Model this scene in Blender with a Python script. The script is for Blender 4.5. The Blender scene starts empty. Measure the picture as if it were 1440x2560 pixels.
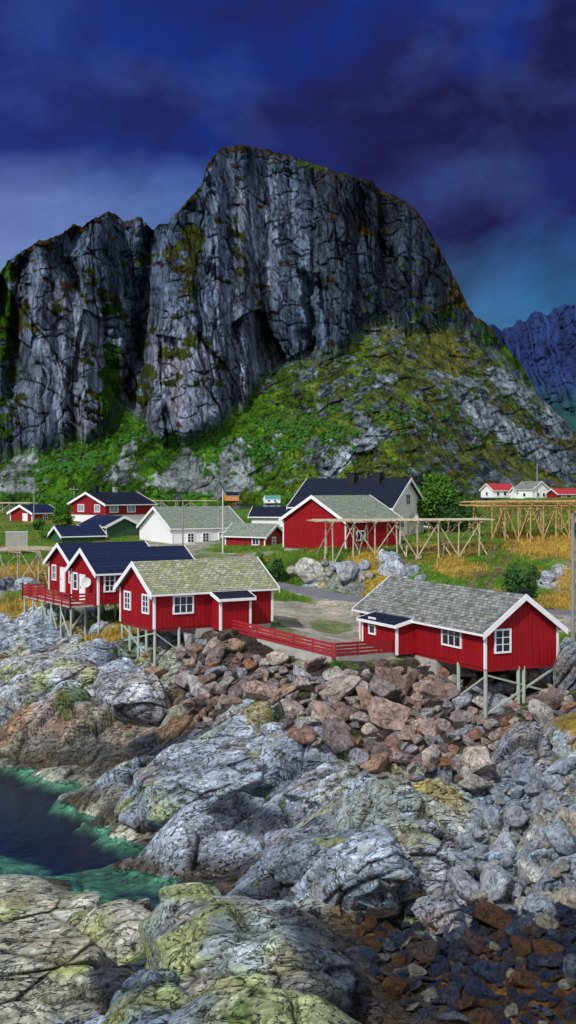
import bpy, bmesh, math, random
import numpy as np
from mathutils import Vector
random.seed(7); rng=np.random.default_rng(7)
F=3000.; HZ=1215.; CZ=17.
C=bpy.context.scene.collection
def atz(px,py,z):
    Y=(CZ-z)*F/(py-HZ); return ((px-720)/F*Y,Y,z)
# ------------------------------------------------------------ noise
def _h(ix,iy,seed):
    n=(ix.astype(np.int64)*374761393+iy.astype(np.int64)*668265263+seed*1442695041)&0xffffffff
    n=((n^(n>>13))*1274126177)&0xffffffff
    n=(n^(n>>16))
    return (n&0xffffff)/float(0xffffff)
def vn(x,y,seed=0):
    ix=np.floor(x);iy=np.floor(y);fx=x-ix;fy=y-iy
    fx=fx*fx*fx*(fx*(fx*6-15)+10);fy=fy*fy*fy*(fy*(fy*6-15)+10)
    a=_h(ix,iy,seed);b=_h(ix+1,iy,seed);c=_h(ix,iy+1,seed);d=_h(ix+1,iy+1,seed)
    return ((a*(1-fx)+b*fx)*(1-fy)+(c*(1-fx)+d*fx)*fy)*2-1
def vn3(x,y,z,seed=0):
    iz=np.floor(z).astype(np.int64);f=z-iz;f=f*f*(3-2*f)
    return vn(x,y,seed+iz*7+7000)*(1-f)+vn(x,y,seed+(iz+1)*7+7000)*f
def fbm(x,y,o=5,seed=0,gain=.5):
    s=0;a=1;t=0
    for i in range(o):
        s=s+a*vn(x,y,seed+i*17);t+=a;a*=gain
        x,y=(x*.8-y*.6)*2.03+11.3,(x*.6+y*.8)*2.03-7.1
    return s/t
def sfbm(x,y,o=5,seed=0,gain=.55):
    s=0;a=1;t=0
    for i in range(o):
        s=s+a*vn(x,y,seed+i*17);t+=a;a*=gain;x=x*2.07+11.3;y=y*1.93-7.1
    return s/t
def ridged(x,y,o=4,seed=0):
    s=0;a=1;t=0
    for i in range(o):
        s=s+a*(1-2*np.abs(vn(x,y,seed+i*13)));t+=a;a*=.5
        x,y=(x*.8-y*.6)*2.1+3.3,(x*.6+y*.8)*2.1-5.1
    return s/t
def facet(x,y,seed,tilt=1.):
    ix=np.floor(x);iy=np.floor(y)
    f1=np.full(x.shape,9.);f2=np.full(x.shape,9.);val=np.zeros(x.shape)
    for dx in(-1,0,1):
        for dy in(-1,0,1):
            cx=ix+dx;cy=iy+dy
            qx=cx+_h(cx,cy,seed)*.9+.05;qy=cy+_h(cx,cy,seed+1)*.9+.05
            d=(x-qx)**2+(y-qy)**2
            v=(_h(cx,cy,seed+2)*2-1)+tilt*((_h(cx,cy,seed+3)*2-1)*(x-qx)+(_h(cx,cy,seed+4)*2-1)*(y-qy))
            m=d<f1
            f2=np.where(m,f1,np.minimum(f2,d));val=np.where(m,v,val);f1=np.where(m,d,f1)
    return val,np.sqrt(f2)-np.sqrt(f1)
def ss(a,b,x):
    t=np.clip((x-a)/(b-a),0,1);return t*t*(3-2*t)
# ------------------------------------------------------------ materials
def newmat(name,col=(.5,.5,.5),rough=.8,spec=.3):
    m=bpy.data.materials.new(name);m.use_nodes=True;nt=m.node_tree;b=nt.nodes['Principled BSDF']
    b.inputs['Base Color'].default_value=(*col,1);b.inputs['Roughness'].default_value=rough
    b.inputs['Specular IOR Level'].default_value=spec
    return m,nt,b
def mapped(nt,scale=(1,1,1),rot=(0,0,0),kind='Object',tex=False):
    tc=nt.nodes.new('ShaderNodeTexCoord');mp=nt.nodes.new('ShaderNodeMapping')
    if tex:mp.vector_type='TEXTURE'
    nt.links.new(tc.outputs[kind],mp.inputs[0]);mp.inputs['Scale'].default_value=scale;mp.inputs['Rotation'].default_value=rot
    return mp.outputs[0]
def noise(nt,vec,scale,detail=8,rough=.6,dist=0.):
    n=nt.nodes.new('ShaderNodeTexNoise');nt.links.new(vec,n.inputs['Vector'])
    n.inputs['Scale'].default_value=scale;n.inputs['Detail'].default_value=detail
    n.inputs['Roughness'].default_value=rough;n.inputs['Distortion'].default_value=dist
    return n.outputs[0]
def ramp(nt,fac,stops):
    r=nt.nodes.new('ShaderNodeValToRGB');nt.links.new(fac,r.inputs[0])
    e=r.color_ramp.elements
    while len(e)<len(stops):e.new(.5)
    for i,(p,c) in enumerate(stops):
        e[i].position=p
        if not hasattr(c,'__len__'):c=(c,c,c)
        e[i].color=(*c,1)
    return r.outputs[0]
def setin(nt,s,v):
    if isinstance(v,bpy.types.NodeSocket):nt.links.new(v,s)
    elif hasattr(v,'__len__'):s.default_value=(*v,1) if len(v)==3 else v
    else:s.default_value=v
def mixc(nt,fac,a,b,mode='MIX'):
    n=nt.nodes.new('ShaderNodeMix');n.data_type='RGBA';n.blend_type=mode
    setin(nt,n.inputs[0],fac);setin(nt,n.inputs[6],a);setin(nt,n.inputs[7],b);return n.outputs[2]
def math_(nt,op,a,b=0.):
    n=nt.nodes.new('ShaderNodeMath');n.operation=op;setin(nt,n.inputs[0],a);setin(nt,n.inputs[1],b);return n.outputs[0]
def bump(nt,b,h,strength=.5,dist=.1,prev=None):
    n=nt.nodes.new('ShaderNodeBump');nt.links.new(h,n.inputs['Height']);n.inputs['Strength'].default_value=strength
    n.inputs['Distance'].default_value=dist
    if prev is not None:nt.links.new(prev,n.inputs['Normal'])
    nt.links.new(n.outputs[0],b.inputs['Normal']);return n.outputs[0]
def attr(nt,name='Col'):
    n=nt.nodes.new('ShaderNodeAttribute');n.attribute_name=name;return n.outputs['Color']
def m_simple(name,c1,c2,scale=3,rough=.8,spec=.3,bs=.2,bd=.02,stretch=(1,1,1)):
    m,nt,b=newmat(name,c1,rough,spec);v=mapped(nt,stretch)
    n=noise(nt,v,scale,8,.65);c=ramp(nt,n,[(.3,c1),(.7,c2)]);nt.links.new(c,b.inputs['Base Color'])
    bump(nt,b,n,bs,bd);return m
M={}
M['red']=m_simple('red_paint',(.20,.003,.008),(.36,.007,.012),1.2,.65,.25,.3,.03,(3,3,.35))
M['redrail']=m_simple('red_rail_paint',(.26,.012,.02),(.40,.02,.03),3,.6)
M['darkred']=m_simple('dark_red_paint',(.20,.007,.010),(.31,.011,.016),2,.6)
M['white']=m_simple('white_paint',(.76,.77,.78),(.86,.86,.85),2,.5,.3,.05)
M['green']=m_simple('green_paint',(.03,.085,.045),(.05,.12,.06),2,.6)
M['orange']=m_simple('orange_paint',(.6,.22,.02),(.7,.28,.03),2,.6)
M['wallwhite']=m_simple('white_wall_boards',(.78,.79,.80),(.87,.87,.86),1,.6,.3,.1,.02,(5,5,.4))
M['cream']=m_simple('cream_wall_boards',(.80,.80,.70),(.86,.86,.78),1,.6)
M['concrete']=m_simple('concrete',(.30,.29,.27),(.42,.41,.38),1.5,.9)
M['pile']=m_simple('weathered_pile',(.24,.30,.24),(.46,.52,.45),3,.85,.2,.4,.02,(3,3,.4))
M['greywood']=m_simple('grey_wood',(.30,.26,.18),(.58,.50,.36),3,.85,.2,.4,.02)
M['yelwood']=m_simple('tan_wood',(.30,.19,.07),(.56,.39,.17),3,.8,.2,.4,.02)
M['deck']=m_simple('deck_boards',(.40,.37,.33),(.55,.52,.47),2,.8)
M['black']=m_simple('black_metal',(.008,.009,.012),(.02,.022,.03),3,.5)
M['polegrey']=m_simple('grey_pole_wood',(.17,.17,.17),(.30,.30,.30),3,.85,.2,.3,.02,(3,3,.3))
M['dish']=m_simple('dish_grey',(.5,.5,.5),(.6,.6,.6),3,.4)
M['bark']=m_simple('bark',(.06,.05,.035),(.14,.11,.08),6,.9)
def roofmat(name,c1,c2,moss,mossamt,tw=.42,th=.2,var=1.5):
    m,nt,b=newmat(name,c1,.85,.2);v=mapped(nt,(1,1,1))
    sep=nt.nodes.new('ShaderNodeSeparateXYZ');nt.links.new(v,sep.inputs[0])
    cb=nt.nodes.new('ShaderNodeCombineXYZ');nt.links.new(sep.outputs[0],cb.inputs[0]);nt.links.new(math_(nt,'MULTIPLY',sep.outputs[2],1.7),cb.inputs[1])
    br=nt.nodes.new('ShaderNodeTexBrick');nt.links.new(cb.outputs[0],br.inputs['Vector'])
    br.inputs['Color1'].default_value=(*c1,1);br.inputs['Color2'].default_value=(*c2,1);br.inputs['Mortar'].default_value=(c1[0]*.3,c1[1]*.3,c1[2]*.3,1)
    br.inputs['Scale'].default_value=1;br.inputs['Mortar Size'].default_value=.018;br.inputs['Brick Width'].default_value=tw;br.inputs['Row Height'].default_value=th;br.inputs['Mortar Smooth'].default_value=.3
    n=noise(nt,v,1.1,8,.7,.4);f=ramp(nt,n,[(.62-mossamt,0),(.78-mossamt,1)])
    c=mixc(nt,math_(nt,'MULTIPLY',f,.65),br.outputs['Color'],moss)
    n2=noise(nt,v,5,6,.7);c=mixc(nt,.8,c,ramp(nt,n2,[(.25,.3),(.75,var)]),'MULTIPLY')
    nt.links.new(c,b.inputs['Base Color'])
    hb=math_(nt,'ADD',br.outputs['Fac'],math_(nt,'MULTIPLY',n2,-1.2));h=math_(nt,'MULTIPLY',hb,-1);bump(nt,b,h,.7,.06);return m
M['slatemoss']=roofmat('mossy_slate',(.20,.22,.15),(.42,.42,.31),(.22,.26,.07),.14,.4,.22,1.7)
M['slate']=roofmat('grey_slate',(.11,.125,.12),(.31,.32,.30),(.16,.19,.08),.06,.42,.24,1.6)
M['slatefar']=roofmat('grey_green_slate',(.18,.23,.21),(.31,.34,.28),(.18,.24,.11),.14)
def dkroof(n,c1,c2):
    m=roofmat(n,c1,c2,(.015,.02,.03),-.2,8,.35);m.node_tree.nodes['Principled BSDF'].inputs['Roughness'].default_value=.6;return m
M['navy']=dkroof('black_metal_roof',(.007,.010,.026),(.010,.015,.034));M['blue']=dkroof('dark_blue_metal_roof',(.008,.015,.05),(.012,.022,.065))
M['redroof']=m_simple('red_roof',(.30,.02,.03),(.40,.035,.04),2,.7)
M['teal']=m_simple('teal_roof',(.05,.22,.18),(.06,.28,.22),2,.7)
m,nt,b=newmat('window_glass',(.015,.025,.04),.08,.8);M['glass']=m
m,nt,b=newmat('curtained_glass',(.25,.28,.32),.15,.7);M['glass2']=m
def leafmat(name,c1,c2):
    m,nt,b=newmat(name,c1,.7,.2);v=mapped(nt);n=noise(nt,v,1.3,6,.7)
    nt.links.new(ramp(nt,n,[(.3,c1),(.7,c2)]),b.inputs['Base Color']);return m
M['leaf']=leafmat('leaves',(.02,.08,.008),(.10,.24,.02))
M['leafdark']=leafmat('dark_leaves',(.012,.05,.012),(.05,.14,.025))
M['shrub']=leafmat('shrub_leaves',(.010,.05,.006),(.045,.16,.012))
M['gold']=leafmat('golden_grass',(.34,.20,.03),(.56,.37,.08))
M['grass']=leafmat('green_grass',(.06,.16,.01),(.18,.30,.025))
# terrain
m,nt,b=newmat('shore_rock',(.3,.3,.3),.85,.25);v=mapped(nt)
col=attr(nt);gm=attr(nt,'Msk')
sm=nt.nodes.new('ShaderNodeSeparateColor');nt.links.new(gm,sm.inputs[0]);rockf=sm.outputs[0]
vs1=mapped(nt,(1,.25,.3),(0,.15,.5),tex=True);vs2=mapped(nt,(.8,.35,.45),(.1,-.2,.9),tex=True)
n1=noise(nt,v,.45,12,.7,.3);n2=noise(nt,vs1,1.3,15,.74,.6);n3=noise(nt,vs2,3.0,12,.78,.5)
fz=math_(nt,'ABSOLUTE',math_(nt,'SUBTRACT',noise(nt,vs1,.55,6,.56,1.),.5));fis=ramp(nt,fz,[(0,.02),(.008,.3),(.020,1)])
fz2=math_(nt,'ABSOLUTE',math_(nt,'SUBTRACT',noise(nt,vs2,.7,6,.56,.8),.5));fis2=ramp(nt,fz2,[(0,.08),(.012,1)])
c=mixc(nt,.9,col,ramp(nt,n1,[(.28,.4),(.5,1.05),(.70,1.9)]),'MULTIPLY')
st=ramp(nt,n2,[(.32,.35),(.45,.85),(.54,1.2),(.68,2.2)])
c=mixc(nt,math_(nt,'ADD',math_(nt,'MULTIPLY',rockf,.5),.3),c,st,'MULTIPLY')
c=mixc(nt,.6,c,ramp(nt,n3,[(.34,.45),(.5,1.05),(.66,1.8)]),'MULTIPLY')
c=mixc(nt,rockf,c,fis,'MULTIPLY');c=mixc(nt,math_(nt,'MULTIPLY',rockf,.95),c,fis2,'MULTIPLY')
nl=noise(nt,v,1.3,12,.8,.8);lf=math_(nt,'MULTIPLY',ramp(nt,nl,[(.56,0),(.63,1)]),math_(nt,'MULTIPLY',rockf,.4))
c=mixc(nt,lf,c,(.44,.45,.13))
nl2=noise(nt,mapped(nt,(1,1.3,1),(0,0,2)),.8,10,.75,.6);lf2=math_(nt,'MULTIPLY',ramp(nt,nl2,[(.56,0),(.66,1)]),math_(nt,'MULTIPLY',rockf,.5))
c=mixc(nt,lf2,c,(1.15,.85,.62),'MULTIPLY')
nt.links.new(c,b.inputs['Base Color'])
nt.links.new(mixc(nt,sm.outputs[1],(.8,.8,.8),(.3,.3,.3)),b.inputs['Roughness'])
hh=math_(nt,'ADD',math_(nt,'ADD',math_(nt,'MULTIPLY',n2,1.1),math_(nt,'MULTIPLY',n3,.5)),math_(nt,'ADD',math_(nt,'MULTIPLY',fis,.5),math_(nt,'MULTIPLY',fis2,.35)))
bump(nt,b,hh,1.,.27);M['terrain']=m
def bouldermat(name,stops,rough=.85):
    m,nt,b=newmat(name,(.3,.3,.3),rough,.3)
    oi=nt.nodes.new('ShaderNodeObjectInfo');c=ramp(nt,oi.outputs['Random'],stops)
    v=mapped(nt);n1=noise(nt,v,1.3,12,.75,.5);n2=noise(nt,mapped(nt,(1,2.8,1)),4,10,.75)
    fz=math_(nt,'ABSOLUTE',math_(nt,'SUBTRACT',noise(nt,v,.9,5,.6,1.),.5));fi=ramp(nt,fz,[(0,.25),(.02,1)])
    c=mixc(nt,.9,c,ramp(nt,n1,[(.32,.4),(.5,1.05),(.68,1.9)]),'MULTIPLY');c=mixc(nt,.7,c,ramp(nt,n2,[(.34,.45),(.66,1.7)]),'MULTIPLY');c=mixc(nt,.8,c,fi,'MULTIPLY')
    nt.links.new(c,b.inputs['Base Color']);bump(nt,b,math_(nt,'ADD',math_(nt,'ADD',n1,math_(nt,'MULTIPLY',n2,.5)),math_(nt,'MULTIPLY',fi,.3)),1.,.25);return m
M['bbrown']=bouldermat('brown_boulder',[(0,(.30,.14,.09)),(.08,(.42,.40,.38)),(.17,(.17,.10,.09)),(.26,(.35,.39,.45)),(.35,(.44,.32,.26)),(.45,(.25,.19,.18)),(.54,(.50,.46,.40)),(.62,(.28,.13,.06)),(.72,(.28,.31,.36)),(.82,(.36,.24,.20)),(.9,(.16,.13,.13)),(1,(.60,.58,.52))])
M['bgrey']=bouldermat('grey_boulder',[(0,(.26,.31,.39)),(.3,(.40,.44,.50)),(.6,(.26,.28,.31)),(.8,(.40,.36,.28)),(1,(.52,.54,.54))])
M['bdark']=bouldermat('dark_wet_stone',[(0,(.018,.028,.065)),(.35,(.034,.045,.08)),(.52,(.06,.04,.03)),(.65,(.09,.045,.018)),(.78,(.025,.038,.08)),(.9,(.08,.10,.13)),(1,(.26,.25,.19))],.32)
def mtnmat(name,s,k):
    m,nt,b=newmat(name,(.2,.2,.2),.92,.1)
    col=attr(nt);vs=mapped(nt,(s,s*.6,s*.24),(0,0,0));v=mapped(nt,(s,s,s));vd=mapped(nt,(s,s,s*.3),(0,.6,0))
    n1=noise(nt,vs,.06,15,.78,.5);n2=noise(nt,v,.2,10,.8);n3=noise(nt,vs,.25,12,.8,.3)
    fz=math_(nt,'ABSOLUTE',math_(nt,'SUBTRACT',noise(nt,vs,.035,7,.6,.8),.5));fi=ramp(nt,fz,[(0,.08),(.010,.7),(.024,1)])
    fz2=math_(nt,'ABSOLUTE',math_(nt,'SUBTRACT',noise(nt,vd,.035,6,.6,.5),.5));fi2=ramp(nt,fz2,[(0,.15),(.014,1)])
    c=mixc(nt,.9*k,col,ramp(nt,n1,[(.34,.3),(.5,1.),(.66,2.3)]),'MULTIPLY')
    c=mixc(nt,.75*k,c,ramp(nt,n3,[(.36,.35),(.5,1.05),(.64,2.)]),'MULTIPLY')
    c=mixc(nt,.4*k,c,ramp(nt,n2,[(.34,.45),(.66,1.7)]),'MULTIPLY')
    c=mixc(nt,.9*k,c,fi,'MULTIPLY');c=mixc(nt,.75*k,c,fi2,'MULTIPLY')
    nt.links.new(c,b.inputs['Base Color'])
    bump(nt,b,math_(nt,'ADD',math_(nt,'ADD',math_(nt,'MULTIPLY',n1,1.6),n3),math_(nt,'MULTIPLY',math_(nt,'ADD',fi,fi2),.4)),1.*k,8/s);return m
M['mtn']=mtnmat('cliff_rock',1.,1.);M['mtnfar']=mtnmat('far_cliff_rock',.3,.4)
m=bpy.data.materials.new('sea_water');m.use_nodes=True;nt=m.node_tree;nt.nodes.clear()
o=nt.nodes.new('ShaderNodeOutputMaterial');tr=nt.nodes.new('ShaderNodeBsdfTransparent');tr.inputs[0].default_value=(.55,.80,.84,1)
gl=nt.nodes.new('ShaderNodeBsdfGlossy');gl.inputs['Roughness'].default_value=.12;gl.inputs['Color'].default_value=(.6,.7,1,1)
fr=nt.nodes.new('ShaderNodeFresnel');fr.inputs[0].default_value=1.25
v=mapped(nt);nb=noise(nt,v,2.4,8,.65,.3);bp=nt.nodes.new('ShaderNodeBump');nt.links.new(nb,bp.inputs['Height']);bp.inputs['Strength'].default_value=.3;bp.inputs['Distance'].default_value=.06
nt.links.new(bp.outputs[0],gl.inputs['Normal']);nt.links.new(bp.outputs[0],fr.inputs['Normal'])
mx=nt.nodes.new('ShaderNodeMixShader');nt.links.new(fr.outputs[0],mx.inputs[0]);nt.links.new(tr.outputs[0],mx.inputs[1]);nt.links.new(gl.outputs[0],mx.inputs[2]);nt.links.new(mx.outputs[0],o.inputs[0]);M['water']=m
M['asphalt']=m_simple('asphalt',(.11,.12,.14),(.17,.18,.20),.8,.85)
# ------------------------------------------------------------ object helpers
def mk(name,bm,mat,parent=None,smooth=False,loc=None):
    me=bpy.data.meshes.new(name);bmesh.ops.recalc_face_normals(bm,faces=bm.faces[:]);bm.to_mesh(me);bm.free()
    me.materials.append(mat)
    if smooth:me.polygons.foreach_set('use_smooth',[True]*len(me.polygons))
    o=bpy.data.objects.new(name,me);C.objects.link(o)
    if parent:o.parent=parent
    if loc:o.location=loc
    return o
def tag(o,label,cat,group=None,kind=None):
    o['label']=label;o['category']=cat
    if group:o['group']=group
    if kind:o['kind']=kind
    return o
def empty(name,loc,rz=0):
    o=bpy.data.objects.new(name,None);C.objects.link(o);o.location=loc;o.rotation_euler=(0,0,rz);o.empty_display_size=.2;return o
def hexa(bm,p):
    v=[bm.verts.new(q) for q in p]
    for f in((0,1,2,3),(4,5,6,7),(0,1,5,4),(1,2,6,5),(2,3,7,6),(3,0,4,7)):bm.faces.new([v[i] for i in f])
def box(bm,x0,x1,y0,y1,z0,z1):
    hexa(bm,[(x0,y0,z0),(x1,y0,z0),(x1,y1,z0),(x0,y1,z0),(x0,y0,z1),(x1,y0,z1),(x1,y1,z1),(x0,y1,z1)])
def tube(bm,p,q,r,r2=None,n=6):
    p=Vector(p);q=Vector(q);d=(q-p);
    if d.length<1e-4:return
    d.normalize();a=d.orthogonal().normalized();b_=d.cross(a);r2=r if r2 is None else r2
    A=[];B=[]
    for i in range(n):
        t=2*math.pi*i/n;w=a*math.cos(t)+b_*math.sin(t);A.append(bm.verts.new(p+w*r));B.append(bm.verts.new(q+w*r2))
    for i in range(n):bm.faces.new((A[i],A[(i+1)%n],B[(i+1)%n],B[i]))
    bm.faces.new(A);bm.faces.new(B)
def prism(bm,poly,x0,x1):
    a=[bm.verts.new((x0,y,z)) for y,z in poly];b_=[bm.verts.new((x1,y,z)) for y,z in poly];n=len(poly)
    for i in range(n):bm.faces.new((a[i],a[(i+1)%n],b_[(i+1)%n],b_[i]))
    bm.faces.new(a);bm.faces.new(b_)
def colmesh(name,V,Q,mat,cols):
    me=bpy.data.meshes.new(name);me.from_pydata(V.tolist(),[],Q)
    for k,cc in cols.items():
        ca=me.color_attributes.new(k,'FLOAT_COLOR','POINT')
        A=np.ones((len(V),4),dtype=np.float32);A[:,:3]=cc.reshape(-1,3);ca.data.foreach_set('color',A.ravel())
    me.polygons.foreach_set('use_smooth',[True]*len(me.polygons));me.materials.append(mat)
    o=bpy.data.objects.new(name,me);C.objects.link(o);return o
def gridmesh(name,X,Y,Z,mat,cols):
    n,m_=X.shape;V=np.stack([X,Y,Z],-1).reshape(-1,3)
    i=np.arange(n-1)[:,None]*m_+np.arange(m_-1)[None,:]
    Q=np.stack([i,i+1,i+m_+1,i+m_],-1).reshape(-1,4)
    o=colmesh(name,V,Q.tolist(),mat,cols);o['kind']='structure';return o
# ------------------------------------------------------------ terrain control points
CP=[]
def P(px,py,z,t):x,y,_=atz(px,py,z);CP.append((x,y,z,t))
for a in [(-200,2560,1.5,'P'),(-200,2200,.4,'P'),(0,2540,2.2,'P'),(120,2450,2.,'P'),(200,2560,2.,'R'),(60,2300,1.3,'P'),(0,2205,.4,'P'),(150,2250,.6,'P'),(230,2330,1.6,'P'),(150,2380,1.2,'D'),(330,2300,1.5,'R'),(400,2350,1.4,'D'),(330,2450,1.5,'D'),
(560,2240,2.6,'R'),(480,2270,2.,'R'),(660,2300,2.6,'R'),(600,2400,2.6,'L'),(760,2330,2.4,'D'),(850,2420,1.4,'D'),(600,2540,2.,'L'),(420,2480,1.8,'R'),(400,2560,2.,'R'),(800,2540,1.2,'D'),(900,2380,.8,'D'),(930,2480,.2,'D'),
(980,2330,.8,'D'),(1100,2300,.9,'R'),(1250,2350,.9,'D'),(1400,2280,1.3,'R'),(1440,2400,.9,'D'),(1150,2450,.5,'K'),(1350,2500,.6,'K'),(1250,2500,.5,'K'),(1000,2560,0,'D'),(960,2530,-.4,'W'),(1200,2550,.4,'K'),(1600,2400,1.2,'D'),(1440,2560,.6,'K'),
(850,2050,3.4,'R'),(700,2075,3.,'R'),(630,2120,2.,'R'),(1000,2060,3.4,'R'),(1100,2080,3.,'R'),(1150,2150,2.4,'R'),(900,2150,2.6,'R'),(760,2180,2.2,'R'),(700,2240,1.,'D'),(870,2250,1.2,'O'),(1000,2230,1.3,'R'),(1120,2230,1.2,'O'),(600,2190,.7,'D'),(480,2150,.3,'R'),(420,2170,.2,'R'),(560,2130,.7,'R'),
(600,2080,1.,'D'),(450,2090,.6,'R'),(300,2110,.1,'P'),(200,2040,.2,'P'),(150,1990,.1,'P'),(230,1980,1.,'R'),(330,1930,1.8,'R'),(430,1880,2.5,'R'),(550,1850,3.,'R'),(600,1790,3.6,'R'),(700,1830,3.4,'R'),(800,1880,3.4,'R'),(900,1930,3.2,'R'),(700,1950,3.,'R'),(550,1960,2.2,'R'),(500,2030,1.4,'R'),(800,2000,3.2,'R'),(960,2000,3.2,'R'),(1050,1980,3.,'R'),
(0,1900,.5,'P'),(100,1915,.4,'P'),(200,1920,.3,'P'),(0,1945,-.5,'W'),(100,1960,-.8,'W'),(200,1945,-.5,'W'),(0,1830,1.5,'O'),(150,1830,1.6,'O'),(300,1800,2.2,'O'),(400,1780,2.6,'O'),(440,1840,1.6,'O'),(0,1760,3.,'R'),(150,1740,3.8,'R'),(300,1720,4.2,'R'),(420,1740,3.8,'R'),(0,1650,4.5,'R'),(120,1650,5.,'R'),(250,1640,5.4,'R'),(340,1650,5.,'R'),(0,1560,6.,'R'),(100,1590,5.8,'R'),(200,1590,5.9,'R'),(280,1600,5.9,'Y'),(60,1520,7.,'Y'),(0,1480,7.6,'R'),(100,1480,7.9,'G'),(385,1690,4.4,'R'),(435,1640,5.6,'R'),
(480,1640,5.6,'B'),(500,1580,7.,'B'),(560,1605,6.6,'B'),(700,1640,6.0,'B'),(850,1675,5.6,'B'),(950,1667,5.5,'B'),(1060,1660,5.4,'B'),(520,1700,4.6,'B'),(560,1780,3.6,'B'),(700,1720,4.4,'B'),(720,1790,3.7,'B'),(900,1760,4.0,'B'),(880,1860,3.2,'B'),(1000,1850,3.3,'B'),(1000,1940,2.6,'B'),(1100,1770,3.9,'B'),(1150,1850,3.2,'B'),(1200,1930,2.6,'B'),(1100,1960,2.6,'R'),(1137,1730,4.1,'B'),(1210,1805,2.9,'B'),(1300,1760,4.,'B'),(1385,1750,3.9,'B'),(1250,1880,3.,'B'),
(1310,1880,3.8,'R'),(1380,1830,4.2,'R'),(1440,1800,4.8,'Y'),(1440,1650,6.,'R'),(1550,1700,6.,'R'),(1290,1990,2.6,'R'),(1400,1950,3.2,'R'),(1440,2080,2.4,'R'),(1300,2120,1.8,'R'),(1250,2200,1.3,'R'),(1400,2180,1.6,'R'),(1180,2000,2.5,'R'),(1550,2100,3.,'R'),
(600,1572,7.1,'V'),(660,1577,7.,'V'),(780,1602,6.5,'V'),(900,1600,6.,'V'),(850,1590,6.1,'V'),(760,1550,6.8,'V'),(700,1510,7.2,'V'),(860,1540,6.4,'V'),(900,1520,6.8,'V'),(950,1500,7.1,'V'),(555,1577,7.1,'V'),(835,1645,6.2,'V'),(1000,1630,5.95,'V'),
(1420,1545,7.,'V'),(1440,1500,7.6,'Y'),(690,1462,8.,'V'),(780,1480,7.6,'V'),(880,1500,7.2,'V'),(690,1485,7.7,'G'),
(720,1455,8.1,'G'),(850,1470,7.9,'G'),(780,1420,9.5,'R'),(870,1430,9.3,'R'),(1000,1420,9.6,'R'),(750,1395,10.3,'G'),(900,1390,10.6,'Y'),(1050,1400,10.2,'G'),(950,1460,8.3,'Y'),(1060,1450,8.7,'G'),(1150,1420,9.6,'Y'),(1200,1470,8.3,'G'),(1300,1470,8.3,'G'),(1230,1400,10.2,'G'),(1350,1420,9.7,'G'),(1440,1450,8.8,'Y'),(1400,1380,10.8,'Y'),(1440,1330,12.2,'G'),(1200,1340,12.,'G'),(1300,1350,11.6,'Y'),(1000,1350,11.,'G'),(1120,1385,10.6,'Y'),(1370,1445,8.9,'R'),
(640,1440,8.6,'G'),(560,1400,9.4,'V'),(480,1385,9.8,'V'),(620,1375,10.,'G'),(400,1400,9.2,'G'),(350,1370,10.,'V'),(200,1360,10.,'G'),(60,1350,10.3,'G'),(0,1400,9.,'G'),(60,1430,8.5,'Y'),(250,1330,11.,'G'),(100,1315,11.5,'G'),
(-200,2000,-1.5,'W'),(-200,2120,-1.5,'W'),(0,2000,-1.9,'W'),(100,2080,-1.9,'W'),(0,2080,-1.9,'W'),(200,2120,-1.6,'W'),(20,2145,-.3,'W'),(170,2200,-.25,'W'),(90,2175,-.25,'W'),(260,2170,-1.,'W'),(130,2035,-.3,'W'),(210,2085,-.35,'W'),(300,2230,-.3,'W'),(330,2160,-.6,'W'),(390,2210,-.3,'W'),(440,2225,-.1,'D')]:P(*a)
for a in [(-2.3,44,.4,'D'),(1,43.5,.5,'D'),(0,52,1.8,'D'),(-8.8,71,.4,'D'),(-12,71,-.2,'D'),(16,88,6.6,'V'),(19,82,6.4,'G'),(24,80,6.4,'G'),(10,82,5.6,'G'),(18,94,7.2,'V'),(-4,86,7.2,'G'),(-10,92,7.6,'G'),
(0,116,10.5,'G'),(6,122,10.6,'G'),(4,112,10.4,'G'),(10,112.5,10.5,'G'),(15,113,10.5,'Y'),(-60,180,11.5,'G'),(0,160,11.2,'G'),(30,160,12.5,'G'),(50,170,13.5,'G'),(70,220,14,'G'),(0,240,12.3,'G'),(-60,240,12.3,'G'),(60,330,13.6,'G'),(90,330,14,'G'),(-80,330,4,'G'),(0,330,4,'G'),(0,410,-4,'G'),(-90,410,-4,'G'),(60,410,8,'G'),(120,410,12,'G'),(-40,100,6,'R'),(-30,75,4,'R'),(35,60,5,'R'),(40,110,10,'G'),(-25,130,9,'G')]:CP.append(a)
CPa=np.array([(c[0],c[1],c[2]) for c in CP]);CT=[c[3] for c in CP];NC=len(CP)
D=np.sqrt(((CPa[:,None,:2]-CPa[None,:,:2])**2).sum(-1))
A=np.zeros((NC+3,NC+3));A[:NC,:NC]=-D+np.eye(NC)*.25;A[:NC,NC]=1;A[:NC,NC+1:]=CPa[:,:2]/100;A[NC,:NC]=1;A[NC+1:,:NC]=CPa[:,:2].T/100
W_=np.linalg.solve(A,np.concatenate([CPa[:,2],[0,0,0]]))
TY='RPLDBOGYVWK';TI={t:i for i,t in enumerate(TY)};onehot=np.zeros((NC,len(TY)));
for i,t in enumerate(CT):onehot[i,TI[t]]=1
AMP=np.array([1,.5,.8,.6,.3,1.,.12,.15,0,.3,.25])
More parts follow.
